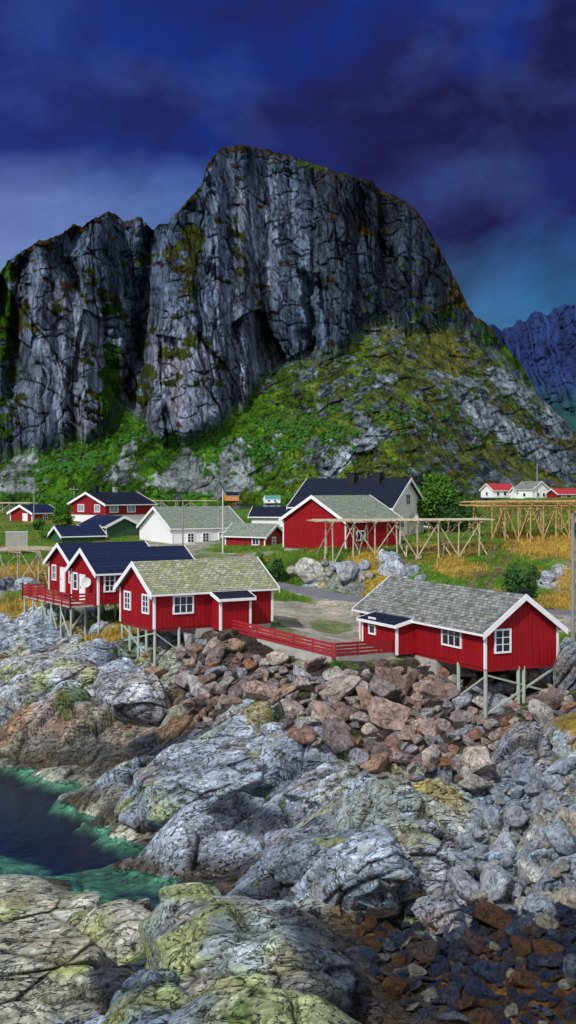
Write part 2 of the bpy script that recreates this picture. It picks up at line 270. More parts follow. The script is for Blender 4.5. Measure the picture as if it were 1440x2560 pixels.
def base(x,y):
    s=x.shape;x=x.ravel();y=y.ravel();z=np.zeros(x.size);T=np.zeros((x.size,len(TY)))
    wx=x+1.3*fbm(x/5,y/5,4,301);wy=y+1.6*fbm(x/5,y/5,4,302)
    for a in range(0,x.size,60000):
        sl=slice(a,a+60000);d=np.sqrt((x[sl,None]-CPa[None,:,0])**2+(y[sl,None]-CPa[None,:,1])**2)
        z[sl]=-d@W_[:NC]+W_[NC]+(x[sl]*W_[NC+1]+y[sl]*W_[NC+2])/100
        d2=(wx[sl,None]-CPa[None,:,0])**2+(wy[sl,None]-CPa[None,:,1])**2
        w=1/(d2+.3)**2.6;T[sl]=(w@onehot)/w.sum(1)[:,None]
    return z.reshape(s),T.reshape(s+(len(TY),))
pts=[Vector((-14,119,9.1)),Vector((-6,113.5,8.6))]+[Vector(atz(*p)) for p in [(690,1462,8.05),(740,1470,7.85),(800,1483,7.55),(880,1497,7.25)]]+[Vector((12,102,7.0)),Vector((18,97,7.1)),Vector((24,92.5,7.1)),Vector((34,87,7.1))]
def catmull(P_,n):
    out=[]
    for i in range(len(P_)-1):
        p0=P_[max(i-1,0)];p1=P_[i];p2=P_[i+1];p3=P_[min(i+2,len(P_)-1)]
        for k in range(n):
            t=k/n;out.append(.5*((2*p1)+(p2-p0)*t+(2*p0-5*p1+4*p2-p3)*t*t+(3*p1-p0-3*p2+p3)*t**3))
    return out+[P_[-1]]
cl=catmull(pts,12);RC_=np.array([c[:] for c in cl])
ca_,sa_=math.cos(.5),math.sin(.5)
def H(x,y):
    z,T=base(x,y);amp=T@AMP
    wa=fbm(x/4,y/4,3,77)*.8
    a=x*ca_+y*sa_+wa;b_=-x*sa_+y*ca_+wa
    bil=2*np.abs(vn(a/7.5,b_/4.2,5))-.7+.5*(2*np.abs(vn(a/3.1+7,b_/1.7,6))-.7)
    v1,e1=facet(a/4.2,b_/2.1,21,1.4);v2,e2=facet(a/1.7,b_/.9,31,1.2)
    st=sfbm(a/2.2,b_/.5,4,43)
    r=1.*bil+.40*v1-.5*np.exp(-e1/.05)+.13*v2-.15*np.exp(-e2/.05)+.07*st+.03*fbm(x/.35,y/.35,3,9)
    soft=.10*fbm(x/2.5,y/2.5,4,55)*np.clip(1-T[...,TI['V']]*1.05,0,1)
    z=z+amp*r+soft
    m=(y>84)&(y<122)
    if m.any():
        xm=x[m];ym=y[m];zm=z[m];out=zm.copy()
        for s in range(0,len(xm),50000):
            sl=slice(s,s+50000);d=(xm[sl,None]-RC_[None,:,0])**2+(ym[sl,None]-RC_[None,:,1])**2;k=d.argmin(1);dd=np.sqrt(d[np.arange(len(k)),k]);w=1-ss(2.,4.,dd);out[sl]=zm[sl]*(1-w)+(RC_[k,2]-.06)*w
        z=z.copy();z[m]=out
    return z,T,(e1,e2,v1,v2)
def Hs(x,y):
    return float(H(np.array([x],float),np.array([y],float))[0][0])
cols=np.linspace(-250,1700,720)
rows=np.concatenate([np.linspace(25,60,380,endpoint=False),np.linspace(60,92,340,endpoint=False),np.linspace(92,130,150,endpoint=False),np.geomspace(130,415,70)])
PX,YY=np.meshgrid(cols,rows);XX=(PX-720)/F*YY
ZZ,TT,(e1,e2,v1,v2)=H(XX,YY)
tc=np.array([(.38,.45,.55),(.58,.61,.50),(.44,.52,.26),(.05,.06,.085),(.07,.055,.05),(.27,.18,.12),(.075,.18,.010),(.34,.25,.04),(.44,.42,.34),(.12,.13,.12),(.09,.05,.015)])
T2=TT**2.2;T2/=T2.sum(-1,keepdims=True)
col=T2@tc
rockm=np.clip(TT[...,[TI[t] for t in 'RPLDBOW']].sum(-1),0,1)
tint=fbm(XX/3,YY/3,4,88)[...,None]
col=col*(1+.45*tint*np.array([1.1,.9,.7]))*(1+.3*(v1*rockm)[...,None])*(1+.15*(v2*rockm)[...,None])
col=col*(1-.9*(np.exp(-e1/.045)*rockm)[...,None])*(1-.6*(np.exp(-e2/.04)*rockm)[...,None])
pk_=ss(.1,.4,fbm(XX/4,YY/4,5,92))*TT[...,TI['R']]*.5;col=col*(1-pk_[...,None])+pk_[...,None]*np.array([.46,.48,.24])
pk_=ss(.2,.45,fbm(XX/5,YY/5,5,95))*TT[...,TI['R']]*.45;col=col*(1-pk_[...,None])+pk_[...,None]*np.array([.36,.25,.19])
gp=fbm(XX/2.2,YY/2.2,5,120)
gy=ss(.1,.3,gp)*TT[...,TI['G']]*.8;col=col*(1-gy[...,None])+gy[...,None]*np.array([.26,.20,.03])
gv=ss(.1,.35,fbm(XX/3.,YY/6.,4,131))*TT[...,TI['V']]*.8;col=col*(1-gv[...,None])+gv[...,None]*np.array([.15,.21,.04])
ms=ss(.22,.4,fbm(XX/1.6,YY/1.6,5,140))*ss(2.5,4.,ZZ)*TT[...,TI['R']]*.8
col=col*(1-ms[...,None])+ms[...,None]*np.array([.32,.25,.05])
ms=ss(.36,.46,fbm(XX/1.3,YY/1.3,5,141))*ss(.8,1.5,ZZ)*rockm*.8
col=col*(1-ms[...,None])+ms[...,None]*np.array([.08,.14,.02])
tx=np.interp(YY,[100,104,110,118],[15.4,16.8,19.2,21.5]);trk=(np.exp(-((XX-tx-.8)/.4)**2)+np.exp(-((XX-tx+.8)/.4)**2))*ss(100,102,YY)*(1-ss(114,118,YY))*.8
trk=np.clip(trk,0,1)[...,None];col=col*(1-trk)+trk*np.array([.20,.14,.08])
kw=(TT[...,TI['K']]*ss(-.1,.3,fbm(XX/.8,YY/.8,5,170)))[...,None];col=col*(1-kw)+kw*np.array([.20,.09,.012])
tb=(1-ss(.3,1.0,ZZ+.5*fbm(XX/2,YY/2,4,150)))*rockm*ss(-.05,.15,ZZ);tb=(tb*.75*(1-.95*TT[...,TI['P']]))[...,None]
tbc=np.array([.08,.055,.03])*(1+.9*fbm(XX/.8,YY/.8,4,151)[...,None]);col=col*(1-tb)+tb*tbc
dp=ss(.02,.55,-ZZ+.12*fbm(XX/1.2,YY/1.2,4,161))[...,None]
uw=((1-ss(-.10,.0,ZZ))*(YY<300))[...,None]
uc=np.array([.42,.66,.34])*(1-dp)+np.array([.003,.010,.030])*dp;uc=uc*(1+.8*fbm(XX/.9,YY/.9,5,160)[...,None])  # algae green in shallows; dark depths have the water's light absorption baked into colour
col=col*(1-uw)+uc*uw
wet=np.clip(tb[...,0]+TT[...,TI['D']]*.8,0,1)
msk=np.stack([rockm*(ZZ>-.2),wet,0*wet],-1)
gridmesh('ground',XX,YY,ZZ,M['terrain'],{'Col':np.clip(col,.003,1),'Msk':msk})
bm=bmesh.new();vs=[bm.verts.new(p) for p in((-9000,5,0),(9000,5,0),(9000,12000,0),(-9000,12000,0))];bm.faces.new(vs)
w=mk('water',bm,M['water']);w['kind']='structure'
bm=bmesh.new();vs=[bm.verts.new(p) for p in((-9000,5,-4.5),(9000,5,-4.5),(9000,12000,-4.5),(-9000,12000,-4.5))];bm.faces.new(vs)
w=mk('seabed',bm,m_simple('seabed',(.01,.04,.06),(.02,.05,.07),.1));w['kind']='structure'
def hits(pxy,y0=28,y1=150,n=700):
    pxy=np.array(pxy,float);Ys=np.linspace(y0,y1,n)[None,:];X=(pxy[:,:1]-720)/F*Ys;Zl=CZ-(pxy[:,1:]-HZ)/F*Ys;Yb=np.broadcast_to(Ys,X.shape).copy()
    z=H(X,Yb)[0];ok=z>Zl;i=ok.argmax(1);k=np.arange(len(pxy));return X[k,i],Yb[k,i],z[k,i],ok.any(1)
bm=bmesh.new();prev=None
for i,p in enumerate(cl):
    d=(cl[min(i+1,len(cl)-1)]-cl[max(i-1,0)]).normalized();nn=Vector((-d.y,d.x,0)).normalized();z=p.z
    cur=[bm.verts.new((p.x+nn.x*s,p.y+nn.y*s,z+dz)) for s,dz in((-1.75,-.3),(-1.7,0),(0,.03),(1.7,0),(1.75,-.3))]
    if prev:
        for k in range(4):bm.faces.new((prev[k],prev[k+1],cur[k+1],cur[k]))
    prev=cur
r_=mk('road',bm,M['asphalt']);r_['kind']='structure'
# ------------------------------------------------------------ large outcrops
ico=bmesh.new();bmesh.ops.create_icosphere(ico,subdivisions=6,radius=1);IV=np.array([v.co[:] for v in ico.verts]);IF=[[v.index for v in f.verts] for f in ico.faces];ico.free()
def outcrop(label,px,py,Y,rxp,rzp,ry,seed,base_c,lich,dark=0,cuts=9,cut=.74,rz=0.):
    r=np.random.default_rng(seed);P_=np.sign(IV)*np.abs(IV)**.85;P_=P_/np.maximum(np.linalg.norm(P_,axis=1)[:,None],.6)
    k=seed*1.7
    dd=1+.20*vn3(P_[:,0]*1.3+k,P_[:,1]*1.3,P_[:,2]*1.3+k,seed)+.10*vn3(P_[:,0]*2.9+k,P_[:,1]*2.9,P_[:,2]*2.9,seed+3)
    P_=P_*dd[:,None]
    for c in r.normal(size=(cuts,3)):
        c/=np.linalg.norm(c);ov=np.clip(P_@c-cut-r.uniform(-.06,.12),0,None);P_=P_-(ov*.88)[:,None]*c
    rx=rxp*Y/F;rz_=rzp*Y/F;P_=P_*np.array([rx,ry,rz_]);x0=(px-720)/F*Y;z0=CZ-(py-HZ)/F*Y
    cr_,sr=math.cos(rz),math.sin(rz);P_=np.stack([P_[:,0]*cr_-P_[:,2]*sr,P_[:,1],P_[:,0]*sr+P_[:,2]*cr_],-1)
    Wd=P_+np.array([x0,Y,z0]);x,y,z=Wd.T;wa=vn3(x/3,y/3,z/3,77)*.6
    a=x*ca_+y*sa_+wa;b_=-x*sa_+y*ca_+wa+.9*z;c_=z*.5-a*.3
    nrm=P_/np.linalg.norm(P_,axis=1)[:,None]
    v1,e1=facet(a/3.2,b_/1.7,221+seed,1.3);v2,e2=facet(a/1.4+c_*.2,b_/.7,231,1.2)
    st=sfbm(a/2.2,b_/.45,4,43)
    d=.26*v1-.26*np.exp(-e1/.045)+.05*v2-.09*np.exp(-e2/.05)+.055*st+.03*sfbm(b_/.5,c_/.3+a/.6,3,12)
    Wd=Wd+nrm*d[:,None]*min(1,rz_/1.2)
    col=np.ones((len(x),3))*np.array(base_c)*1.32*(1+.3*v1+.12*v2)[:,None]
    lm=ss(-.1,.35,vn3(x/1.6,y/1.6,z/1.2,90+seed)*.7+.5*sfbm(a/1.,b_/.5,4,91)+lich-.5)[:,None]*.8
    col=col*(1-lm)+lm*np.array([.46,.54,.19])
    wm_=ss(.1,.5,vn3(x/1.4+5,y/1.4,z/1.,300+seed))[:,None]*.4;col=col*(1-wm_)+wm_*np.array([.42,.30,.22])
    dm=(ss(.1,.6,nrm[:,0]-.3*nrm[:,2]+.3*st)*dark)[:,None];col=col*(1-dm)+dm*np.array([.05,.065,.10])  # right-facing sides darkened in colour, for shade as well as wet rock
    tbm=(1-ss(.3,1.1,z+.5*vn3(x,y,z,5)))[:,None]*.8;col=col*(1-tbm)+tbm*np.array([.09,.055,.03])
    col=col*(1-.9*np.exp(-e1/.04))[:,None]*(1-.6*np.exp(-e2/.045))[:,None]
    msk=np.stack([np.ones(len(x)),tbm[:,0],x*0],-1)
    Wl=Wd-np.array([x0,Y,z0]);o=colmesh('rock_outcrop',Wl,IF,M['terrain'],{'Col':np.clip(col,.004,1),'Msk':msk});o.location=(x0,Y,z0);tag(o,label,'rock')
g1=(.30,.36,.43)
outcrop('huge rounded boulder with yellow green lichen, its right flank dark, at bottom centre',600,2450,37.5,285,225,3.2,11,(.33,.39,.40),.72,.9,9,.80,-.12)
outcrop('broad pale grey outcrop just behind the huge lichen covered boulder',850,2165,47.5,205,110,2.9,12,g1,.35,.15)
outcrop('pale cracked outcrop right of the broad one behind the lichen boulder',1060,2150,48.5,130,95,2.2,13,(.36,.40,.45),.2,.15)
outcrop('tall smooth grey rock standing below the right cabin stilts near the right edge',1315,1915,58.5,82,105,1.7,14,(.27,.31,.38),.1,.2,7,.8)
outcrop('large pale grey rock at the right edge below the tall smooth rock',1425,2075,50.5,72,85,1.5,15,(.36,.41,.47),.15,0)
outcrop('small bright pale boulder wedged at the left foot of the stone slope',605,1795,68.5,62,42,1.3,16,(.44,.47,.50),.1,0)
outcrop('dark grey rock beside the right cabin at the right edge',1440,1690,73,52,85,1.8,17,(.20,.23,.27),.1,.2)
outcrop('grey and cream rock left of the huge lichen covered boulder',300,2345,40.5,120,85,1.8,18,(.42,.42,.37),.3,.3)
outcrop('long striped grey outcrop in the middle, left of the angular boulders',500,1965,60,200,95,3.4,19,g1,.25,.15,9,.8,.25)
outcrop('pale fractured outcrop at the right end of the long striped one',860,1985,55.5,140,75,2.2,20,(.37,.41,.46),.25,.1)
outcrop('pale grey rock mass at the left edge below the terrace stilts',110,1730,79.5,190,85,3.4,21,(.40,.44,.47),.35,.1,9,.8,.1)
outcrop('striped pale rock under the mossy roofed cabin at the water side',330,1745,76.5,110,70,2.4,22,(.38,.40,.44),.1,.1,9,.8,-.3)
outcrop('dark blue grey rock at the bottom left of the huge lichen boulder',390,2540,34,120,85,1.5,23,(.13,.18,.25),.25,.2)
outcrop('rounded cream rock at the lower left corner',60,2430,38,170,95,2.2,24,(.46,.48,.40),.3,0,6,.85)
outcrop('flat cream rock ledge beside the pool at the left edge',70,2290,42.5,180,52,1.8,25,(.48,.50,.42),.2,0,6,.85)
outcrop('medium grey rock among the wet stones right of centre',1110,2290,44.5,75,48,1.,26,(.30,.34,.39),.1,.3)
outcrop('grey cracked rock at the right edge above the wet stones',1400,2235,46,75,52,1.2,27,(.33,.37,.42),.15,.1)
# ------------------------------------------------------------ mountain
sil=[(-260,760),(-60,720),(0,680),(20,655),(60,625),(100,598),(150,590),(185,562),(205,570),(225,548),(270,530),(300,543),(320,550),(340,543),(365,555),(380,572),(400,560),(420,560),(428,543),(450,525),(480,490),(505,465),(515,420),(530,395),(555,370),(600,364),(650,370),(720,385),(780,410),(850,432),(920,448),(960,478),(1010,500),(1045,530),(1070,570),(1085,600),(1110,645),(1140,700),(1165,757),(1185,785),(1220,815),(1260,860),(1300,905),(1345,985),(1400,1040),(1440,1085),(1520,1140),(1700,1190)]
foot=[(-260,1120),(0,1130),(120,1130),(200,1100),(320,1040),(380,1095),(480,1090),(560,1040),(640,960),(750,905),(850,865),(950,815),(1050,800),(1150,820),(1230,880),(1310,960),(1400,1060),(1700,1200)]
def mountain(name,sil,foot,pyb,zb,ncol,nrow,p0,p1,kind,mat):
    px=np.linspace(p0,p1,ncol);jag=fbm(px/22,px*0,5,3)*7+fbm(px/6,px*0,3,4)*4
    top=np.interp(px,*zip(*sil))+jag;ft=np.interp(px,*zip(*foot))+fbm(px/60,px*0,4,8)*40
    Y0=(CZ-zb)*F/(pyb-HZ)*np.ones(ncol)
    t=np.linspace(0,1,nrow)[:,None];py=pyb+(top-pyb)[None,:]*t
    Y=np.zeros_like(py);Y[0]=Y0
    PXg=np.broadcast_to(px[None,:],py.shape)
    steep=1-ss(-30,20,py-ft[None,:])
    cs=np.interp(px,[0,900,1050,1300],[4.2,4.2,2.4,1.5])[None,:]
    slope=.62+(cs-.62)*steep
    nearTop=1-ss(2,26,py-top[None,:]);slope=slope*(1-nearTop)+np.minimum(slope,.95)*nearTop
    for i in range(1,nrow):
        dp=py[i-1]-py[i];e=(HZ-py[i])/F;Y[i]=Y[i-1]+Y[i-1]/F*dp/np.maximum(slope[i]-e,.15)
    sc=Y0.mean()/1085
    x=(PXg-720)/F*Y/sc;z=(CZ+(HZ-py)*Y/F)/sc
    cm=(.2+.8*steep)*ss(0,.06,t)
    wx=x+9*fbm(x/40,z/60,4,61)+14*fbm(x/120,z/160,3,62);lean=wx+.10*z
    big=vn(lean/95,z/420,11)*34+vn(lean/45,z/260,12)*15
    a1,b1=facet(lean/42,z/170,101,1.3);a2,b2=facet(lean/16,z/60,102,1.2);a3,b3=facet((lean+.4*z)/6,(z-.4*x)/14,103,1.2)
    f1=np.exp(-np.abs(sfbm(lean/24,z/200,3,131))/.03);f2=np.exp(-np.abs(sfbm(lean/9,z/50,3,132))/.045);f3=np.exp(-np.abs(sfbm((x+z)/36,(z-x*.6)/26,3,135))/.025)
    disp=cm*(big+13*a1+4.*a2+1.1*a3+6*sfbm(lean/18,z/130,5,133)+2.5*sfbm(lean/5.5,z/40,4,134)+1.2*fbm(x/9,z/12,4,64)-9*f1-3*f2-5*f3-2*np.exp(-b2/.05))
    lo=(1-steep)*ss(0,.05,t)
    u=(x+z*1.1);vv=(x*.7-z)
    rib=ridged(u/90,vv/38,4,66);kn=fbm(x/16,z/9,5,67);k1,kb=facet(u/40,vv/17,105,1.3);k2,kb2=facet(u/13,vv/6,106,1.2)
    rgt=np.interp(PXg,[250,600,850],[.12,.6,1.])
    disp=disp+lo*rgt*(rib*8+kn*3+k1*3.2+k2*1.4)
    if kind=='near':
        def gul(pts,w,dep,hard=1):
            ys=[p[1] for p in pts];xs=[p[0] for p in pts];gx=np.interp(py,ys,xs)+fbm(py/40,py*0,4,int(xs[0]))*10;m_=ss(ys[0]-30,ys[0]+30,py)*(1-ss(ys[-1]-40,ys[-1]+40,py))
            return np.exp(-((PXg-gx)/w)**2)*dep*m_
        g=gul([(385,560),(365,760),(332,1050)],26,75)+gul([(205,560),(150,640),(250,800),(280,1000)],30,35)+gul([(765,690),(780,800),(770,900)],12,42)+gul([(470,500),(490,640),(560,720)],26,30)+gul([(560,480),(590,1000)],14,18)+gul([(60,640),(30,1000)],24,30)+gul([(660,560),(640,960)],12,14)+gul([(880,520),(900,760)],16,16)+gul([(800,700),(830,860)],9,26)
        disp=disp-g*steep
        Y=Y+(np.clip((PXg-860)/600,0,2)**2*420+np.clip((150-PXg)/400,0,2)**2*130+ss(430,540,PXg)*-25)*ss(.0,.3,t)
        sp=np.exp(-((PXg-(1000-(1190-py)*.25))/130)**2)*ss(930,1000,py)*(1-ss(1180,1250,py));disp=disp+sp*45
    Y=Y-disp*sc
    X=(PXg-720)/F*Y;Z=CZ+(HZ-py)*Y/F
    Z[0]=-3
    nb=8;Xb=[X];Yb=[Y];Zb=[Z]
    for k in range(1,nb):
        Yk=Y[-1]+k*60*sc;Xb.append(((px-720)/F*Y[-1])[None,:]);Yb.append(Yk[None,:]);Zb.append(np.maximum(Z[-1]-k*k*9*sc,-3)[None,:])
    n1=sfbm(lean/34,z/150,5,71);n2=fbm(x/25,z/25,5,72);n3=sfbm(lean/6,z/60,5,73);n4=fbm(x/60,z/60,5,74);n5=fbm(x/9,z/7,4,75)
    rock=np.ones(py.shape+(3,))*np.array([.105,.155,.24])
    rock=rock*(1+.8*n1[...,None]+.65*n3[...,None]+.25*a1[...,None]+.15*a2[...,None])
    li=ss(.05,.45,n4)[...,None];rock=rock*(1-li*.5)+li*.5*np.array([.21,.28,.39])*(1+.8*n3[...,None])
    if kind=='near':
        lb=(np.exp(-((PXg-160)/110)**2)*ss(620,760,py)*(1-ss(1030,1130,py))+.6*np.exp(-((PXg-420)/90)**2)*ss(700,850,py)+.7*np.exp(-((PXg-620)/70)**2)*ss(420,520,py)*(1-ss(800,950,py))+.6*np.exp(-((PXg-600)/170)**2)*ss(820,900,py))[...,None]
        lb=np.clip(lb*(.8+.9*n1[...,None]),0,1)
        rock=rock*(1-lb*.8)+lb*.8*np.array([.42,.46,.58])*(1+.9*n3[...,None])
        pk=ss(.1,.5,fbm(x/40,z/60,4,79))[...,None]*.35;rock=rock*(1+pk*np.array([.35,-.05,-.1]))
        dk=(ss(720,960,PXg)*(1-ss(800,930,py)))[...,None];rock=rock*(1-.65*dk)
    rock=rock*(1-.85*f1)[...,None]*(1-.5*f2)[...,None]*(1-.75*f3)[...,None]*(1-.4*np.exp(-b2/.05))[...,None]
    olive=np.array([.045,.06,.010])*(1+.8*n2[...,None]);brn=np.array([.06,.04,.012])*(1+.8*n2[...,None])
    grn=np.array([.055,.16,.007])*(1+.8*n2[...,None])
    if kind=='near':
        extra=.45*np.exp(-((PXg-275)/45)**2)*ss(700,800,py)+.35*np.exp(-((PXg-20)/45)**2)+.4*np.exp(-((PXg-470)/40)**2)*(1-ss(650,760,py))+.30*ss(850,1050,PXg)*ss(600,800,py)+.3*np.exp(-((PXg-360)/30)**2)
        mv=ss(.28,.38,n2*.6+.5*n5+extra+.35*nearTop+.12*a3-.05)*steep
        mv=np.maximum(mv,nearTop*ss(-.3,.1,n3+n2)*.9)
        vc=np.where((n4>0)[...,None],brn,olive);vc=np.where((extra>.3)[...,None]&(PXg<340)[...,None],grn*.55,vc);vc=np.where(((PXg>850)&(py>780)&(n4<.12))[...,None],grn*.6,vc)
        rock=rock*(1-mv[...,None])+vc*mv[...,None]
    low=1-steep
    slab=0
    if kind=='near':
        def band(p,q,w):
            (x0,y0),(x1,y1)=p,q;dx,dy=x1-x0,y1-y0;L=math.hypot(dx,dy);tt=((PXg-x0)*dx+(py-y0)*dy)/L/L;dd=((PXg-x0)*dy-(py-y0)*dx)/L+14*n2+8*n5;return np.exp(-(dd/w)**2)*ss(-.1,.08,tt)*(1-ss(.92,1.1,tt))
        slab=np.clip(band((800,1195),(960,1065),22)+band((1150,1000),(1430,1180),36)*.8+band((1000,900),(1180,960),16)*.45+band((720,960),(900,890),20)*.5+band((1220,920),(1420,1090),22)*.8,0,1)
    g=ss(-.04,.07,n5*.7+n2*.35+.34-(.26*ss(.0,.5,rib+.6*kn+.35*k1)+.05)*ss(600,850,PXg)-.7*ss(.2,.9,slab))*low
    g=g*(1-.6*np.exp(-kb2/.08)*ss(600,850,PXg))
    gc=grn.copy();w=ss(560,860,PXg)[...,None];gc=gc*(1-w*.6)+w*.6*np.array([.14,.165,.010])*(1+n2[...,None])
    rs=(ss(850,1150,PXg)*.4)[...,None];gc=gc*(1-rs)+rs*np.array([.07,.075,.010])
    yl=ss(-.05,.35,n4+.3*n5)[...,None]*low[...,None]*ss(450,700,PXg)[...,None];gc=gc*(1-.5*yl)+.5*yl*np.array([.19,.14,.012])
    dkb=ss(.12,.32,fbm(x/12,z/9,4,81))[...,None]*.6;gc=gc*(1-dkb)+dkb*np.array([.02,.06,.007])
    lowrock=np.array([.23,.28,.31])*(1+1.*n5[...,None]+.4*n3[...,None]+.3*k2[...,None])*(1-.7*np.exp(-kb2/.08))[...,None]*(1-.6*np.exp(-kb/.05))[...,None];rock=rock*(1-low[...,None]*.9)+lowrock*low[...,None]*.9
    if kind=='near':
        rock=rock*(1+.6*np.clip(slab,0,1)*low)[...,None]
        fan=0
        for cx,ty,by,w0,w1,aa in((600,1090,1235,16,95,1.),(470,1110,1225,14,80,1.),(330,1095,1210,12,60,.8),(60,1130,1235,30,90,.9),(700,1060,1180,8,34,.6)):
            tt=np.clip((py-ty)/(by-ty),0,1);ww=w0+(w1-w0)*tt;fan=fan+aa*np.exp(-((PXg-cx+30*tt)/ww)**2)*ss(ty-10,ty+15,py)*(1-ss(by-15,by+20,py))
        scr=np.clip(fan,0,1.2)+.25*sfbm((PXg)/14,(py)/60,4,86)
        sm_=(ss(.5,.7,scr+.45*n5+.25*n2)*low)
        g=g*(1-sm_);sm_=sm_[...,None]*.85;rock=rock*(1-sm_)+sm_*np.array([.27,.31,.30])*(1+.6*n5[...,None])
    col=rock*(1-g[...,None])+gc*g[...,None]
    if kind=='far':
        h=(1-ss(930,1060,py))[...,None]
        col=(np.array([.020,.038,.13])*(1+.5*n1[...,None]+.2*a2[...,None])*h+(1-h)*np.array([.022,.085,.075])*(1+.7*n2[...,None]))  # blue of aerial haze put into the distant rock colour
    colb=np.concatenate([col]+[col[-1:]]*(nb-1))
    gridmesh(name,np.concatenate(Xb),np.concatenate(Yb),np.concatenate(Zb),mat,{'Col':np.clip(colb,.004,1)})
    return px,py,X,Y,Z,g
mp=mountain('mountain',sil,foot,1262,0,840,500,-250,1700,'near',M['mtn'])
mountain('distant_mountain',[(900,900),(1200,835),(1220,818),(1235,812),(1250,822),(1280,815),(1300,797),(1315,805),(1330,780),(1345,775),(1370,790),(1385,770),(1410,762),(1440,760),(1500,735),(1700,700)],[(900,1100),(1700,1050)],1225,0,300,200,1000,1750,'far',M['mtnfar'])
def shrubs():
    px,py,X,Y,Z,g=mp;V=[];Fc=[]
    ico=bmesh.new();bmesh.ops.create_icosphere(ico,subdivisions=1,radius=1);iv=np.array([v.co[:] for v in ico.verts]);fi=[[v.index for v in f.verts] for f in ico.faces];ico.free()
    n=0
    for _ in range(26000):
        a=random.uniform(-100,1440);b=random.uniform(1010,1258)
        j=int(np.searchsorted(px,a));
        if j>=len(px):continue
        i=int((1262-b)/(1262-py[-1,j])*(py.shape[0]-1))
        if i<0 or i>=py.shape[0]:continue
        if g[i,j]<.4 and random.random()<.85:continue
        cl_=float(vn(np.array([a/28.]),np.array([b/16.]),400)[0])
        w=math.exp(-((a-700)/150)**2-((b-1110+(a-680)*.15)/50)**2)*1.+math.exp(-((a-220)/170)**2-((b-(1195-(a-60)*.30))/30)**2)*1.6+1.*math.exp(-((a-480)/110)**2-((b-1105)/16)**2)+.9*math.exp(-((b-1243)/9)**2)*(1 if a<800 else .3)+.25*math.exp(-((a-950)/200)**2-((b-1050)/60)**2)
        if cl_<-.15 or random.random()>w*.6:continue
        s=random.uniform(.9,2.4)
        p=np.array([X[i,j],Y[i,j],Z[i,j]+s*.3])
        q=iv*s*np.array([random.uniform(.8,1.5),1,random.uniform(.7,1.2)])*(1+.35*rng.uniform(-1,1,(len(iv),1)))+p
        V.append(q);Fc+=[[k+n*len(iv) for k in f] for f in fi];n+=1
    me=bpy.data.meshes.new('distant_shrubs');me.from_pydata(np.concatenate(V).tolist(),[],Fc);me.materials.append(M['shrub'])
    o=bpy.data.objects.new('distant_shrubs',me);C.objects.link(o);tag(o,'dark green shrubs scattered over the slope below the cliffs','shrubs',None,'stuff')
shrubs()
# ------------------------------------------------------------ houses
def world(root,x,y):
    a=root.rotation_euler.z;return root.location.x+x*math.cos(a)-y*math.sin(a),root.location.y+x*math.sin(a)+y*math.cos(a)
def fbox(bm,fr,a0,a1,n0,n1,z0,z1):
    O,Tn,Nn=fr
    def p(a,n,z):return (O[0]+Tn[0]*a+Nn[0]*n,O[1]+Tn[1]*a+Nn[1]*n,z)
    hexa(bm,[p(a0,n0,z0),p(a1,n0,z0),p(a1,n1,z0),p(a0,n1,z0),p(a0,n0,z1),p(a1,n0,z1),p(a1,n1,z1),p(a0,n1,z1)])
def window(root,fr,c,zb,w,h,nx=2,ny=2,tm=None,gm=None,cas=.11):
    tm=tm or M['white'];bm=bmesh.new();a0=c-w/2;a1=c+w/2;z1=zb+h
    fbox(bm,fr,a0-cas,a0,0,.09,zb-cas,z1+cas);fbox(bm,fr,a1,a1+cas,0,.09,zb-cas,z1+cas)
    fbox(bm,fr,a0,a1,0,.09,z1,z1+cas);fbox(bm,fr,a0,a1,0,.10,zb-cas,zb)
    for i in range(1,nx):fbox(bm,fr,a0+w*i/nx-.03,a0+w*i/nx+.03,.0,.07,zb,z1)
    for i in range(1,ny):
        for k in range(nx):fbox(bm,fr,a0+w*k/nx+(.03 if k else 0),a0+w*(k+1)/nx-(.03 if k<nx-1 else 0),.0,.06,zb+h*i/ny-.02,zb+h*i/ny+.02)
    f=mk('window',bm,tm,root);bm=bmesh.new();fbox(bm,fr,a0+.001,a1-.001,-.02,.04,zb+.001,z1-.001);mk('pane',bm,gm or M['glass'],f)
def door(root,fr,c,w,h,mat,zb=0):
    bm=bmesh.new();fbox(bm,fr,c-w/2,c+w/2,0,.05,zb,zb+h)
    for k in(.25,.62):fbox(bm,fr,c-w*.32,c+w*.32,.05,.065,zb+h*k-.2,zb+h*k+.35)
    d=mk('door',bm,mat,root);bm=bmesh.new();fbox(bm,fr,c+w*.36,c+w*.42,.05,.1,zb+1.,zb+1.12);mk('handle',bm,M['black'],d)
    bm=bmesh.new();fbox(bm,fr,c-w/2-.1,c-w/2,0,.08,zb,zb+h+.1);fbox(bm,fr,c+w/2,c+w/2+.1,0,.08,zb,zb+h+.1);fbox(bm,fr,c-w/2,c+w/2,0,.08,zb+h,zb+h+.1);mk('door_frame',bm,M['white'],root)
